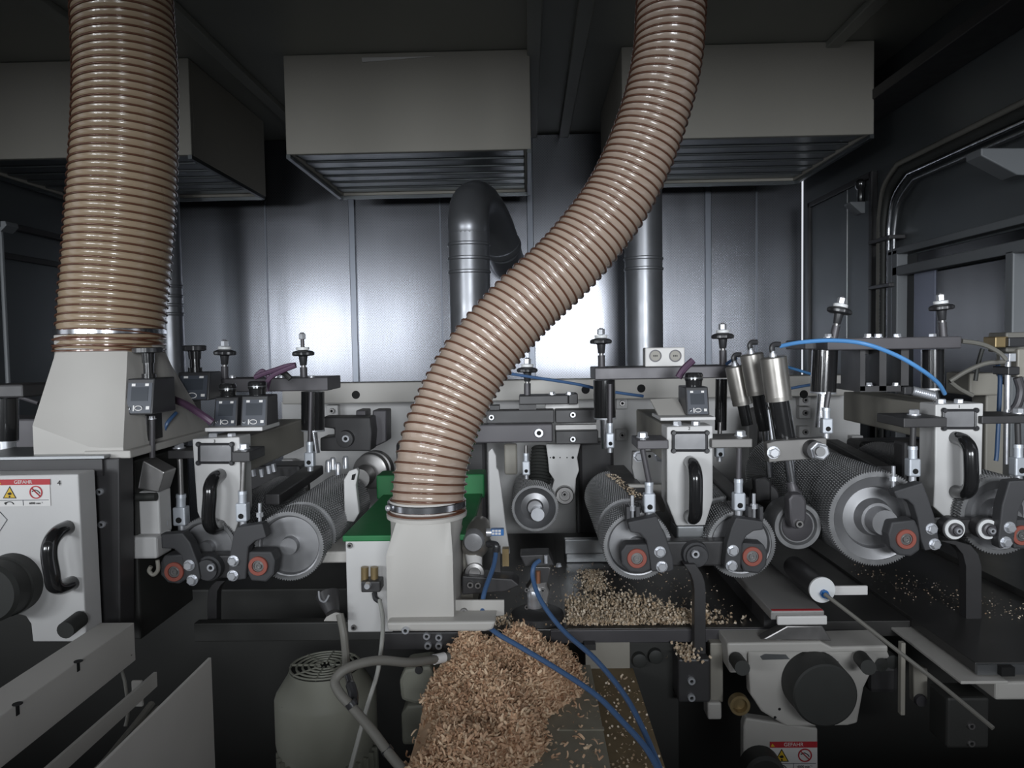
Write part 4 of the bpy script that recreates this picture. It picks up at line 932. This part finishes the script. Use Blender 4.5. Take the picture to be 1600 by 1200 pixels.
# ================================================================== CHUTE AND SHAVINGS
zc_ = 1.3-0.485
ch = tag(MB().box(-0.115,0.087,0.55,1.145,zc_-0.01,zc_).build('chip_chute', M['chute'], bevel=0.001),'pale sheet-metal chute carrying the heap of shavings','chute')
MB().box(0.088,0.151,0.55,1.145,zc_-0.02,zc_-0.006).build('side_strip', M['dust'], ch)
MB().box(0.03,0.088,0.945,0.952,zc_,zc_+0.0015).build('joint', M['chute'], ch)
def xr(y): return 0.004+(y-0.88)*0.36+0.012*math.sin(y*37)
def ph(x, y):
    l = -0.145+0.012*math.sin(y*29); r = min(0.075, xr(y)); e = min(x-l, r-x, 1.135-y)
    if e <= 0: return -0.005
    e = min(1, e/0.045); base = 0.038+0.030*max(0,(y-0.95)/0.18)
    return base*(e*e*(3-2*e))*(1+0.18*math.sin(x*70+y*31)+0.12*math.sin(x*33-y*55))
vs = []; fs = []; nx, ny = 44, 90
for j in range(ny+1):
    for i in range(nx+1):
        x = -0.15+0.24*i/nx; y = 0.72+0.43*j/ny
        vs.append((x, y, zc_+ph(x,y)-0.005))
for j in range(ny):
    for i in range(nx): fs.append((j*(nx+1)+i,j*(nx+1)+i+1,(j+1)*(nx+1)+i+1,(j+1)*(nx+1)+i))
def curl(B, p, r, w, ang, n=4, flat=False):
    q = Quaternion((random.gauss(0,1),random.gauss(0,1),random.gauss(0,1),random.gauss(0,1))).normalized()
    if flat: q = Quaternion((0,0,1), random.random()*6.28) @ Quaternion((1,0,0), random.gauss(0,0.3))
    vs = []; fs = []
    for k in range(n+1):
        a = ang*k/n
        for s_ in (-0.5,0.5):
            v = Vector((r*math.sin(a), w*s_*(1-0.4*abs(k/n-0.5)), r*(1-math.cos(a)))); vs.append(p+q @ v)
    for k in range(n): fs.append((2*k,2*k+1,2*k+3,2*k+2))
    B.add(vs, fs)
def stuff_build(B, name, mt, lab, cat):
    me = bpy.data.meshes.new(name); me.from_pydata(B.v, [], B.f); me.materials.append(mt); me.polygons.foreach_set('use_smooth',[True]*len(me.polygons))
    o = bpy.data.objects.new(name, me); COL.objects.link(o); return tag(o, lab, cat, None, 'stuff')
B = MB(); B.add(vs, fs)
n = 0
while n < 21000:
    x = random.uniform(-0.15,0.08); y = random.uniform(0.74,1.14); h = ph(x,y)
    if h < 0.004: 
        if random.random() > 0.02: continue
        h = 0.003
    curl(B, Vector((x,y,zc_+h+random.uniform(-0.004,0.005))), random.uniform(0.003,0.0075), random.uniform(0.0015,0.0035), random.uniform(0.7,2.6)); n += 1
stuff_build(B, 'wood_shavings', M['shaving'], 'heap of curly pine shavings on the chute', 'shavings')
B = MB()
for i in range(5200):
    y = 1.158+abs(random.gauss(0,0.075)); x = random.uniform(0.055,0.255)
    lim = 1.158+0.16*max(0, 1-((x-0.13)/0.14)**2)
    if y > lim+random.uniform(-0.02,0.02): continue
    curl(B, Vector((x,y,ZT+0.0012+random.random()**2*0.008)), random.uniform(0.0015,0.0035), random.uniform(0.002,0.004), random.uniform(0.8,2.5), 2, True)
for i in range(900):
    x = random.gauss(0.112,0.012); y = random.uniform(1.32,1.44); curl(B, Vector((x,y,ZT+0.0015+random.random()*0.004)), random.uniform(0.0015,0.003), 0.003, 1.5, 2, True)
for i in range(500):
    x = random.uniform(-0.08,0.33); y = random.uniform(1.16,1.5); curl(B, Vector((x,y,ZT+0.0015)), random.uniform(0.001,0.003), random.uniform(0.0015,0.003), 1.2, 2, True)
for i in range(160):
    x = random.gauss(0.27,0.02); y = 1.158+abs(random.gauss(0.02,0.03)); curl(B, Vector((x,y,ZT+0.002)), random.uniform(0.002,0.004), 0.004, 2, 2, True)
for i in range(420):
    x = random.gauss(-0.01,0.035); y = random.uniform(1.155,1.2); curl(B, Vector((x,y,ZT+0.0015+random.random()*0.004)), random.uniform(0.0015,0.0035), 0.003, 2, 2, True)
for i in range(420):
    u = random.random(); x = 0.60+0.25*u+random.gauss(0,0.03); y = 1.38-0.32*u+random.gauss(0,0.04); z = zr+0.001 if x < 0.8 else zr+0.013
    if x < 0.585 or y < 1.0: continue
    curl(B, Vector((x,y,z)), random.uniform(0.001,0.0025), random.uniform(0.001,0.003), 1.0, 2, True)
for i in range(140):
    x = random.gauss(P(1072,1040,1.11).x,0.010); y = random.uniform(1.09,1.14); curl(B, Vector((x,y,P(1072,1029,1.1).z+random.random()*0.008)), 0.003, 0.004, 2, 2)
for i in range(260):
    x = random.uniform(0.09,0.15); y = random.uniform(0.75,1.12); curl(B, Vector((x,y,zc_-0.005)), 0.002, 0.003, 1.5, 2, True)
for i in range(60):
    x = random.uniform(0.0,0.087); y = random.uniform(0.8,1.1); curl(B, Vector((x,y,zc_+0.001)), 0.0025, 0.003, 1.2, 2, True)
for i in range(220):
    x = random.uniform(P(985,700,1.3).x,P(1003,700,1.3).x); y = random.uniform(1.26,1.5); curl(B, Vector((x-0.03*(y-1.26)/.3,y,P(985,772,1.3).z+0.001)), 0.002, 0.003, 1.2, 2, True)
stuff_build(B, 'wood_chips', M['chip'], 'fine pine chips scattered over the machine tables', 'wood chips')

# ================================================================== TUBES AND CABLES
tag(MB().tube(spline([P(775,862,1.11),P(771,885,1.09),P(757,925,1.05),P(754,955,1.03),P(768,983,1.0),P(815,1012,0.97),P(870,1045,0.94),P(930,1085,0.90),P(975,1130,0.86),P(1010,1170,0.83),P(1035,1215,0.80)],8),0.0034,10).build('air_hose', M['bluehose']),'blue air hose hanging from the rounded regulator','hose','blue air hoses')
tag(MB().tube(spline([P(843,876,1.12),P(834,885,1.11),P(833,905,1.10),P(846,940,1.07),P(880,985,1.03),P(930,1030,0.97),P(975,1085,0.91),P(1005,1140,0.86),P(1037,1215,0.80)],8),0.0034,10).build('air_hose', M['bluehose']),'blue air hose hanging from the small valve','hose','blue air hoses')
tag(MB().tube(spline([P(1219,541,1.20),P(1250,535,1.18),P(1300,532,1.16),P(1350,537,1.14),P(1400,555,1.14),P(1440,578,1.14),P(1465,598,1.16),P(1476,615,1.18)],8),0.0032,10).build('air_hose', M['bluehose2']),'bright blue air hose arching to the right feed column','hose','blue air hoses')
tag(MB().tube(spline([P(785,582,1.5),P(830,589,1.5),P(900,600,1.52),P(950,611,1.54),P(1005,619,1.56)],8),0.0030,8).build('air_hose', M['bluehose']),'thin blue air hose crossing in front of the rear rail','hose','blue air hoses')
tag(MB().tube(spline([P(1226,572,1.6),P(1270,585,1.6),P(1300,592,1.62)],8),0.003,8).build('air_hose', M['bluehose2']),'short blue air hose right of the silver-capped cylinders','hose','blue air hoses')
tag(MB().tube(spline([P(1230,608,1.6),P(1262,602,1.6),P(1290,600,1.6)],8),0.003,8).build('air_hose', M['bluehose']),'dull blue air hose below the short one','hose','blue air hoses')
tag(MB().tube(spline([P(1135,569,1.4),P(1143,563,1.4),P(1150,560,1.36)],6),0.0028,8).build('air_hose', M['bluehose']),'tiny blue air hose at the shortest air cylinder','hose','blue air hoses')
tag(MB().tube(spline([P(255,676,1.2),P(262,660,1.2),P(275,645,1.22)],6),0.003,8).build('air_hose', M['bluehose']),'faint blue air hose behind the left indicators','hose','blue air hoses')
t = thing('purple_cable','purple cables knotted on top of the left indicators','cable',P(420,600,1.3))
for i,pp in enumerate(([(417,612),(416,600),(425,588),(440,580),(462,571)],[(398,590),(415,583),(430,578),(448,572),(462,570)],[(400,588),(410,580),(420,590),(417,606)])):
    MB().tube(spline([P(x,y,1.30+0.006*i) for x,y in pp],6),0.0042,8).build('cable_strand', M['purple'], t)
MB().tube(spline([P(428,582,1.33),P(442,582,1.33),P(454,592,1.33)],6),0.005,8).build('dark_strand', M['rubber'], t)
tag(MB().tube(spline([P(1060,590,1.3),P(1066,580,1.3),P(1073,572,1.3),P(1083,563,1.3)],6),0.006,8).build('purple_cable', M['purple']),'purple cable stub leaning on the twin-gauge crossbar','cable','purple cables')
tag(MB().tube(spline([P(265,622,1.25),P(290,632,1.22),P(318,650,1.2),P(332,660,1.2)],6),0.006,8).build('braided_cable', M['purple']),'dull purple braided cable left of the indicator pair','cable','purple cables')
# grey looping cable near the motor
t = thing('motor_cable','grey looping motor cable with white end sleeve','cable',P(560,1210,0.85))
MB().tube(spline([P(700,1026,1.02),P(680,1030,1.0),P(640,1035,0.96),P(590,1032,0.93),P(545,1043,0.91),P(524,1062,0.90),P(530,1082,0.89),P(550,1105,0.88),P(580,1140,0.86),P(610,1180,0.84),P(640,1215,0.82)],8),0.0058,12).build('cable', M['greyhose'], t)
MB().cyl(P(678,1030.5,1.0),P(694,1027,1.012),0.0068).build('white_sleeve', M['sign'], t)
for px,py,y in ((549,1100,0.88),(605,1173,0.845)): MB().lathe(P(px,py,y),(0.6,-0.1,-0.8),[(-0.003,0.007),(0.003,0.007)],14).build('cable_tie', M['plastic'], t)
tag(MB().tube(spline([P(531,960,1.0),P(537,990,0.99),P(540,1020,0.99),P(542,1048,0.99),P(548,1070,0.95),P(553,1090,0.92)],8),0.0052,10).build('corrugated_cable', M['greyhose']),'grey corrugated cable dropping onto the motor','cable')
tag(MB().tube(spline([P(541,1050,0.93),P(546,1065,0.92),P(552,1085,0.91),P(552,1100,0.90)],5),[0.003]*6+[0.006]*10,10).build('black_plug', M['plastic']),'black cable plug inside the cable loop','plug')
t = thing('sensor_bracket','dark sensor with pale tab left of the green-lidded cover','sensor',P(515,975,1.1))
MB().poly([(505,971),(512,961),(525,957),(535,960),(535,971)],1.10,1.104).build('tab', M['cream'], t, bevel=0.001)
MB().cyl(P(512,930,1.12),P(520,958,1.10),0.018,0.010).build('sensor_body', M['black'], t)
MB().tube(spline([P(498,924,1.09),P(500,937,1.09),P(508,940,1.09),P(514,930,1.09)],6),0.0014,6).build('wire_clip', M['zinc'], t)

# ================================================================== MOTOR
ym = 1.14; cx = P(510,1100,ym).x; s = S(ym); zt_ = P(510,1025,ym).z+0.0
t = thing('electric_motor','grey-white upright electric motor with fan grille on top','motor',(cx,ym,0.45))
rm_ = 80*s
zt_ = P(510,1042,ym).z
MB().lathe((cx,ym,zt_),(0,0,-1),[(0,rm_*0.70),(0.008,rm_*0.74),(0.035,rm_*0.97),(0.042,rm_),(0.105,rm_),(0.115,rm_*0.98),(0.115,rm_*0.9),(0.25,rm_*0.9)],48).build('fan_cowl', M['motorpaint_shaded'], t, ang=30)
gm = MB()
for k in range(5): 
    rr_ = rm_*(0.2+0.12*k); gm.tube([V(cx+rr_*math.cos(a*PI/16),ym+rr_*math.sin(a*PI/16),zt_+0.003) for a in range(33)],0.0018,5)
for k in range(8): a = k*PI/4; gm.tube([V(cx+rm_*0.1*math.cos(a),ym+rm_*0.1*math.sin(a),zt_+0.003),V(cx+rm_*0.7*math.cos(a),ym+rm_*0.7*math.sin(a),zt_+0.003)],0.0018,5)
gm.build('fan_grille', M['motorpaint_shaded'], t)
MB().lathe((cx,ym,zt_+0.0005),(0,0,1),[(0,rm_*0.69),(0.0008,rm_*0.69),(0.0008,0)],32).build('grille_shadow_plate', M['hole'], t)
for k in range(28):
    a = 2*PI*k/28; d = V(math.cos(a),math.sin(a),0); u = V(-math.sin(a),math.cos(a),0)*0.0018
    p0 = V(cx,ym,0)+d*rm_*0.88; p1 = V(cx,ym,0)+d*rm_*1.0; za, zb_ = zt_-0.125, zt_-0.25
    MB().add([p0-u+V(0,0,za),p1-u+V(0,0,za),p1+u+V(0,0,za),p0+u+V(0,0,za),p0-u+V(0,0,zb_),p1-u+V(0,0,zb_),p1+u+V(0,0,zb_),p0+u+V(0,0,zb_)],[(3,2,1,0),(4,5,6,7),(0,1,5,4),(1,2,6,5),(2,3,7,6),(3,0,4,7)]).build('cooling_fin', M['motorpaint_shaded'], t)
MB().rbox(441,1105,449,1142,1.085,1.095).build('cowl_slot', M['black'], t)
t = thing('gear_housing','grey-white gear housing beside the chute','housing',P(650,1165,1.14))
MB().poly([(632,1045),(672,1040),(682,1060),(670,1095),(650,1102),(626,1095),(623,1064)],1.13,1.19).build('upper_body', M['motorpaint_shaded'], t, bevel=0.006)
MB().poly([(636,1102),(668,1100),(680,1115),(678,1165),(628,1165),(626,1115)],1.14,1.2).build('lower_body', M['motorpaint_shaded'], t, bevel=0.005)
MB().lathe(P(655,1046,1.13),(0,-1,0),[(0,0.006),(0.004,0.006),(0.004,0)],14).build('plug', M['black'], t)
MB().rbox(668,1086,685,1112,1.12,1.15).build('black_cap', M['black'], t, bevel=0.003)
t = thing('bolt_plate','dark plate with four socket bolts under the hood','plate',P(680,1015,1.12))
MB().rbox(600,988,720,1016,1.12,1.145).build('plate', M['black'], t, bevel=0.002)
for px,py in ((667,993),(686,995),(669,1008),(686,1008)): bolt(t, P(px,py,1.12), 0.0055, me=SOCKM)

# ================================================================== WARNING SIGN
def sign(par, x0, y0, x1, y1, y, full=True):
    s = S(y); w = (x1-x0)*s
    pl = MB().rbox(x0,y0,x1,y1,y-0.0012,y-0.0002).build('warning_sign', M['sign'], par, label='GEFAHR warning sticker with red band')
    hh = y1-y0
    yy = y-0.0016
    MB().rbox(x0,y0,x1,y0+hh*0.21,yy,y-0.0012).build('red_band', M['red'], pl)
    text('GEFAHR', pl, P((x0+x1)/2,y0+hh*0.105,yy-0.0002), hh*0.135*s, M['sign'])
    yq = yy
    tri = lambda c,r: [(c[0],c[1]-r),(c[0]+r*0.95,c[1]+r*0.7),(c[0]-r*0.95,c[1]+r*0.7)]
    ct = (x0+(x1-x0)*0.25, y0+hh*0.52); R = hh*0.27
    MB().poly([(x0+4,y0+3),(x0+8,y0+hh*.18),(x0+1,y0+hh*.18)],yy-0.0004,yy-0.0001).build('mini_triangle', M['yellow'], pl)
    MB().poly(tri(ct,R),yq,y-0.0012).build('triangle_border', M['inkblack'], pl)
    MB().poly(tri((ct[0],ct[1]+R*0.03),R*0.80),yq-0.0003,yq).build('yellow_triangle', M['yellow'], pl)
    MB().poly([(ct[0]-R*.35,ct[1]+R*.0),(ct[0]+R*.1,ct[1]-R*.15),(ct[0]+R*.3,ct[1]+R*.1),(ct[0]+R*.05,ct[1]+R*.25),(ct[0]-R*.15,ct[1]+R*.22)],yq-0.0006,yq-0.0003).build('hand_pictogram', M['inkblack'], pl)
    MB().lathe(P(ct[0],ct[1]+R*0.45,yq-0.0003),(0,-1,0),[(0,R*.13*s),(0.0003,R*.13*s),(0.0003,0)],12).build('cutter_pictogram', M['inkblack'], pl)
    cr = (x0+(x1-x0)*0.74, y0+hh*0.48); r = hh*0.25*s; q = P(cr[0],cr[1],yq)
    MB().lathe(q,(0,-1,0),[(0,r),(0.0004,r),(0.0004,r*0.82),(0,r*0.82)],32,cap=False).build('prohibition_ring', M['red'], pl)
    MB().tube([q+V(-r*.62,-0.0003,r*.62),q+V(r*.62,-0.0003,-r*.62)],r*0.09,6).build('prohibition_bar', M['red'], pl)
    MB().tube(spline([q+V(-r*.6,0,0.1*r),q+V(-r*.1,0,0.35*r),q+V(r*.4,0,0.1*r),q+V(r*.6,0,-0.2*r)],4),r*0.07,5).build('hand_pictogram', M['inkblack'], pl)
    MB().rbox(x0+2,y0+hh*.765,x1-2,y0+hh*.785,yq,y-0.0012).build('divider', M['face'], pl)
    MB().rbox((x0+x1)/2-.4,y0+hh*.78,(x0+x1)/2+.4,y1-1,yq,y-0.0012).build('divider', M['face'], pl)
    a = P(ct[0],y1-hh*.02,yq); ra = hh*0.17*s
    MB().tube([a+V(ra*math.cos(PI*k/10),0,ra*0.9*math.sin(PI*k/10)) for k in range(1,10)],0.0006,5).build('rotation_arrow', M['inkblack'], pl)
    MB().poly([(ct[0]-hh*.22,y1-hh*.12),(ct[0]-hh*.13,y1-hh*.16),(ct[0]-hh*.13,y1-hh*.05)],yq-0.0003,yq).build('arrow_head', M['inkblack'], pl)
    text('6000 min\u207b\u00b9', pl, P(cr[0],y0+hh*.89,yq-0.0002), hh*0.085*s, M['inkblack'])

# ================================================================== LEFT CABINET
yc = 1.0
t = thing('spindle_cabinet','grey-white cabinet cover with GEFAHR sign and handle at left','cabinet',P(60,1003,yc))
MB().poly([(-60,744),(122,741),(135,1003),(51,1003),(48,975),(40,963),(24,959),(-60,959)],yc,yc+0.04).build('cover_panel', M['white'], t, bevel=0.002)
MB().rbox(-60,713,163,719,1.05,1.16).build('top_strip', M['alu'], t, bevel=0.001)
MB().rbox(-60,719,160,745,1.055,1.1).build('top_frame', M['black'], t)
MB().poly([(133,718),(186,716),(188,990),(148,990)],1.06,1.10).build('side_frame', M['black'], t, bevel=0.002)
MB().rbox(165,720,215,1000,1.12,1.3).build('inner_frame', M['bed'], t, bevel=0.003)
for px,py in ((157,768),(160,819)): bolt(t, P(px,py,1.06), 0.005, me=SOCKM)
for px,py,r in ((184,745,0.006),(187,795,0.004)): bolt(t, P(px,py,1.12), r, me=SOCKD)
sign(t, -6, 749, 78, 791, yc)
text('4', t, P(92,755,yc-0.0015), 0.007, M['inkblack'])
p0 = P(106,824,yc); p1 = P(113,911,yc); d = 0.042
MB().tube(spline([p0,p0+V(0,-d*.55,-0.002),p0+V(0,-d*.92,-0.012),p0+V(0,-d,-0.028),p1+V(0,-d,0.026),p1+V(0,-d*.92,0.010),p1+V(0,-d*.55,0.002),p1],6),0.0098,16).build('handle', M['gloss'], t, ang=60)
c = P(22,910,yc)
MB().lathe(c,(0,-1,0),[(0,0.040),(0.02,0.040),(0.022,0.038),(0.045,0.038),(0.05,0.034),(0.05,0)],48).build('round_knob', M['rubber'], t)
MB().tube([P(125,967,0.995),P(102,985,0.96)],0.011,16).build('stop_knob', M['rubber'], t)
MB().tube([P(-5,795,yc-0.0008),P(11,812,yc-0.0008),P(-4,835,yc-0.0008)],0.0004,4).build('engraved_line', M['face'], t)
# black cylinder at the left edge
t = thing('edge_column','black column with bright ring at the left edge','column',P(12,712,1.25))
MB().rbox(-30,601,36,622,1.22,1.30).build('head', M['black'], t, bevel=0.003)
MB().cyl(P(10,622,1.26),P(10,688,1.26),0.018).build('cylinder', M['gloss'], t)
MB().lathe(P(10,688,1.26),(0,0,-1),[(0,0.0175),(0.003,0.0175),(0.003,0.014),(0.03,0.014)],24).build('bright_ring', M['zinc'], t)
tag(MB().rbox(-40,655,60,712,1.4,1.5).build('left_block', M['dark'], bevel=0.004),'dark block behind the black column at left edge','block')
tag(MB().tube([P(30,620,1.45),P(60,630,1.45)],0.004,8).build('left_pipe', M['dark']),'dark pipe stub behind the left hood','pipe')

# lower-left open covers
t = thing('open_rail','pale box rail with two keyholes at lower left','rail',(-0.556,0.8,1.3-0.4125))
MB().box(-0.579,-0.533,0.5,1.0,1.3-0.4125,1.3-0.361).build('rail_body', M['cream'], t, bevel=0.001)
for px,py in ((122,1013),(27,1078)):
    q = wallpt(px,py,-0.532)
    MB().lathe(V(-0.5325,q.y,1.3-0.3605),(0,0,1),[(0,0.005),(0.0008,0.005),(0.0008,0)],14).build('keyhole', M['hole'], t)
    MB().box(-0.5335,-0.5322,q.y-0.0025,q.y+0.0025,1.3-0.372,1.3-0.3603).build('keyhole_slot', M['hole'], t)
tag(MB().box(-0.413,-0.409,0.5,0.95,0.3,1.3-0.389).build('open_door', M['cream'], bevel=0.0008),'large pale open door panel at the bottom left corner','door')
t = thing('cable_profile','pale edge profile with cable bundle between rail and door','profile',(-0.49,0.8,1.3-0.45))
MB().box(-0.494,-0.490,0.5,0.97,1.3-0.435,1.3-0.416).build('profile', M['cream'], t)
MB().rbox(205,1064,222,1105,0.965,0.97).build('end_tab', M['cream'], t, bevel=0.002)
for k in range(4):
    MB().tube(spline([V(-0.478+0.008*k,0.93,1.3-0.44-0.006*k),V(-0.476+0.008*k,0.86,1.3-0.448),V(-0.474+0.007*k,0.78,1.3-0.452-0.004*k),V(-0.478+0.007*k,0.6,1.3-0.45)],6),0.0045,8).build('cable_strand', M['greyhose'], t)
tag(MB().tube(spline([P(205,1022,0.99),P(190,1040,0.985),P(196,1070,0.98),P(200,1110,0.96),P(196,1135,0.95)],8),0.0022,8).build('grey_wire', M['greyhose']),'thin grey wire beside the cable bundle','wire')
tag(MB().box(-0.53,-0.10,1.17,1.19,1.3-0.455,1.3-0.425).build('front_beam', M['bed'], bevel=0.002),'dark front beam below the left feed column','beam')

# ================================================================== LOWER RIGHT COVER
y1_ = 1.10
t = thing('spindle_cover','grey-white spindle cover with big black knob under the table','machine cover',P(1270,1135,y1_))
MB().poly([(1168,1012),(1283,1010),(1300,1019),(1385,1012),(1392,1030),(1372,1030),(1350,1075),(1340,1130),(1325,1134),(1230,1136),(1190,1112),(1172,1085)],y1_,y1_+0.02).build('cover_plate', M['cream'], t, bevel=0.003)
MB().poly([(1136,1005),(1283,1003),(1300,1011),(1388,1009),(1388,1020),(1168,1020),(1168,1052),(1140,1052)],y1_-0.005,y1_+0.06).build('top_flange', M['cream'], t, bevel=0.003)
MB().poly([(1188,1026),(1195,1022),(1228,1023),(1234,1030),(1192,1031)],y1_-0.0015,y1_).build('label_slot', M['alu'], t)
c = P(1270,1064,y1_); MB().lathe(c,(0,-1,0),[(0,0.0455),(0.006,0.0455),(0.02,0.045),(0.046,0.0445),(0.048,0.042),(0.048,0)],48).build('big_knob', M['rubber'], t)
for px,py in ((1218,1108),(1211,1121),(1308,1035)): MB().lathe(P(px,py,y1_),(0,-1,0),[(0,0.0022),(0.0008,0)],10).build('hole', M['hole'], t)
MB().tube([P(1150,1030,1.09),P(1160,1044,1.05)],0.0105,16).build('stop_knob', M['rubber'], t)
MB().tube([P(1345,1028,1.09),P(1357,1043,1.05)],0.0105,16).build('stop_knob', M['rubber'], t)
bolt(t, V(P(1212,1008,1.12).x,1.11,P(1212,1004,y1_-0.005).z), 0.006, (0,0,1), SOCKM)
t = thing('lower_cover','grey-white lower cover with GEFAHR sign at bottom right','machine cover',P(1220,1300,1.12))
MB().poly([(1162,1135),(1166,1122),(1278,1138),(1280,1330),(1162,1330)],1.12,1.14).build('cover_panel', M['cream'], t, bevel=0.003)
MB().lathe(P(1186,1195,1.12),(0,-1,0),[(0,0.03),(0.03,0.03),(0.034,0.025),(0.034,0)],32).build('round_knob', M['rubber'], t)
sign(t, 1203, 1159, 1277, 1203, 1.12)
tag(MB().lathe(P(1153,1097,1.10),(0,-1,0),[(0,0.0145),(0.012,0.0145),(0.012,0.0105),(0.002,0.010),(0.002,0)],28).build('brass_bushing', M['brass']),'dull brass bushing left of the big black knob','bushing')
for px in (1110,): tag(MB().rbox(1106,1098,1128,1125,1.12,1.15).build('spacer_block', M['cream'], bevel=0.003),'pale spacer block below the black clamp block','block')
tag(MB().rbox(1110,1005,1130,1098,1.13,1.15).build('upright_strip', M['arm'], bevel=0.002),'grey upright strip right of the black clamp block','strip')
t = thing('connector_panel','grey panel with two black round sockets under the table','panel',P(1010,1045,1.14))
MB().rbox(915,1004,984,1046,1.145,1.16).build('panel_plate', M['arm'], t); MB().rbox(985,1004,1060,1210,1.145,1.16).build('panel_plate', M['bed'], t)
for px,py in ((998,1028),(1023,1022)): MB().lathe(P(px,py,1.145),(0,-1,0),[(0,0.0105),(0.012,0.0105),(0.013,0.008),(0.013,0)],20).build('socket', M['rubber'], t)
MB().rbox(913,1007,931,1016,1.13,1.145).build('foot_clip', M['black'], t)
tag(MB().rbox(1308,984,1340,1006,1.2,1.25).build('pale_pipe_block', M['arm'], bevel=0.004),'pale ribbed block below the white disc','block')
tag(MB().rbox(1408,1005,1415,1118,1.08,1.09).build('thin_rod', M['arm'], bevel=0.001),'thin pale upright rod under the support plate','rod')
t = thing('hinge_arm','dark hinge arm with pale strip under the infeed table','hinge',P(1440,1100,1.1))
MB().poly([(1427,1040),(1450,1045),(1450,1092),(1440,1102),(1428,1098)],1.12,1.135).build('strip', M['arm'], t, bevel=0.002)
MB().lathe(P(1437,1093,1.12),(0,-1,0),[(0,0.009),(0.006,0.008),(0.006,0)],16).build('pivot', M['dark'], t)
t = thing('right_bracket','black bracket with two bright bolts at lower right','bracket',P(1520,1180,1.0))
MB().rbox(1480,1090,1546,1170,1.05,1.1).build('block', M['bed'], t, bevel=0.004)
for py in (1133,1160): bolt(t, P(1516,py,1.05), 0.005, me=SOCKD)
tag(MB().rbox(1360,1040,1405,1085,1.14,1.19).build('gear_block', M['black'], bevel=0.008),'dark gear block right of the big black knob','block')
for px in (1368, 1385): tag(MB().lathe(P(px,1030 if px<1380 else 1026,1.12),(0,-1,0),[(0,0.010),(0.02,0.010),(0.022,0)],18).build('small_knob', M['rubber']),('left' if px<1380 else 'right')+' small dark knob beside the spindle cover','knob','small knobs by the spindle cover')

# ================================================================== RIGHT BACKGROUND VALVES
t = thing('valve_manifold','cluttered valve manifold with yellow block at the right edge','valve',P(1585,700,1.5))
MB().rbox(1572,519,1612,550,1.52,1.58).build('solenoid', M['greyhose'], t, bevel=0.003)
MB().rbox(1555,526,1576,543,1.50,1.54).build('yellow_block', M['brass'], t, bevel=0.002)
MB().rbox(1576,527,1606,542,1.49,1.55).build('black_coil', M['plastic'], t, bevel=0.002)
MB().rbox(1577,552,1588,565,1.5,1.53).build('fitting', M['zinc'], t, bevel=0.001)
MB().cyl(P(1575,565,1.5),P(1574,645,1.5),0.005).build('pipe', M['zinc'], t)
MB().rbox(1575,573,1594,586,1.49,1.54).build('black_coil', M['plastic'], t, bevel=0.002)
MB().rbox(1590,545,1615,590,1.51,1.58).build('white_body', M['arm'], t, bevel=0.003)
MB().tube(spline([P(1590,590,1.5),P(1595,610,1.5),P(1590,632,1.5),P(1578,646,1.5)],6),0.008,10).build('loop_hose', M['dark'], t)
MB().lathe(P(1571,645,1.49),(-0.7,0,-0.5),[(0,0.006),(0.016,0.007)],8).build('hose_nut', M['zinc'], t)
tag(MB().rbox(1515,583,1562,618,1.75,1.85).build('terminal_box', M['arm'], bevel=0.004),'grey terminal box behind the right feed column','box')
for i,(pp,mt,lab) in enumerate((([(1503,533),(1535,538),(1560,550),(1572,562)],'greyhose','grey cable leaving the right crossbar end'),([(1484,596),(1510,580),(1540,568),(1570,565)],'greyhose','grey cable rising to the valve manifold'),([(1484,596),(1500,608),(1520,618)],'greyhose','short grey cable dropping beside the terminal box'),([(1535,545),(1528,570),(1524,595)],'rubber','dark cable hanging above the terminal box'),([(1559,570),(1562,585),(1562,610),(1558,700),(1556,720)],'bluehose','dark blue tube behind the right feed column'))):
    tag(MB().tube(spline([P(x,y,1.42+0.03*i) for x,y in pp],6),0.0042,8).build('right_cable', M[mt]),lab,'cable','cables behind the right feed column')
tag(MB().cyl(P(1573,640,1.45),P(1572,725,1.45),0.004).build('bright_pipe', M['zinc']),'bright thin pipe right of the right feed column','pipe')
tag(MB().rbox(1540,600,1612,760,1.8,1.86).build('rear_cover', M['arm'], bevel=0.004),'grey rear cover behind the right feed column','cover')
tag(MB().rbox(1412,690,1456,800,1.3,1.34).build('dark_guard', M['black'], bevel=0.006),'dark guard plate just left of the right feed column','guard')
t = thing('linear_coupling','bright ribbed coupling on top of the arm of the right feed column','coupling',P(1440,620,1.3))
MB().tube([P(1425+k*1.6,610+k*0.4,1.3) for k in range(22)],[0.006+0.002*(k%2) for k in range(22)],12).build('ribbed_sleeve', M['zinc'], t)
MB().rbox(1413,604,1426,617,1.29,1.32).build('black_end', M['plastic'], t, bevel=0.002)
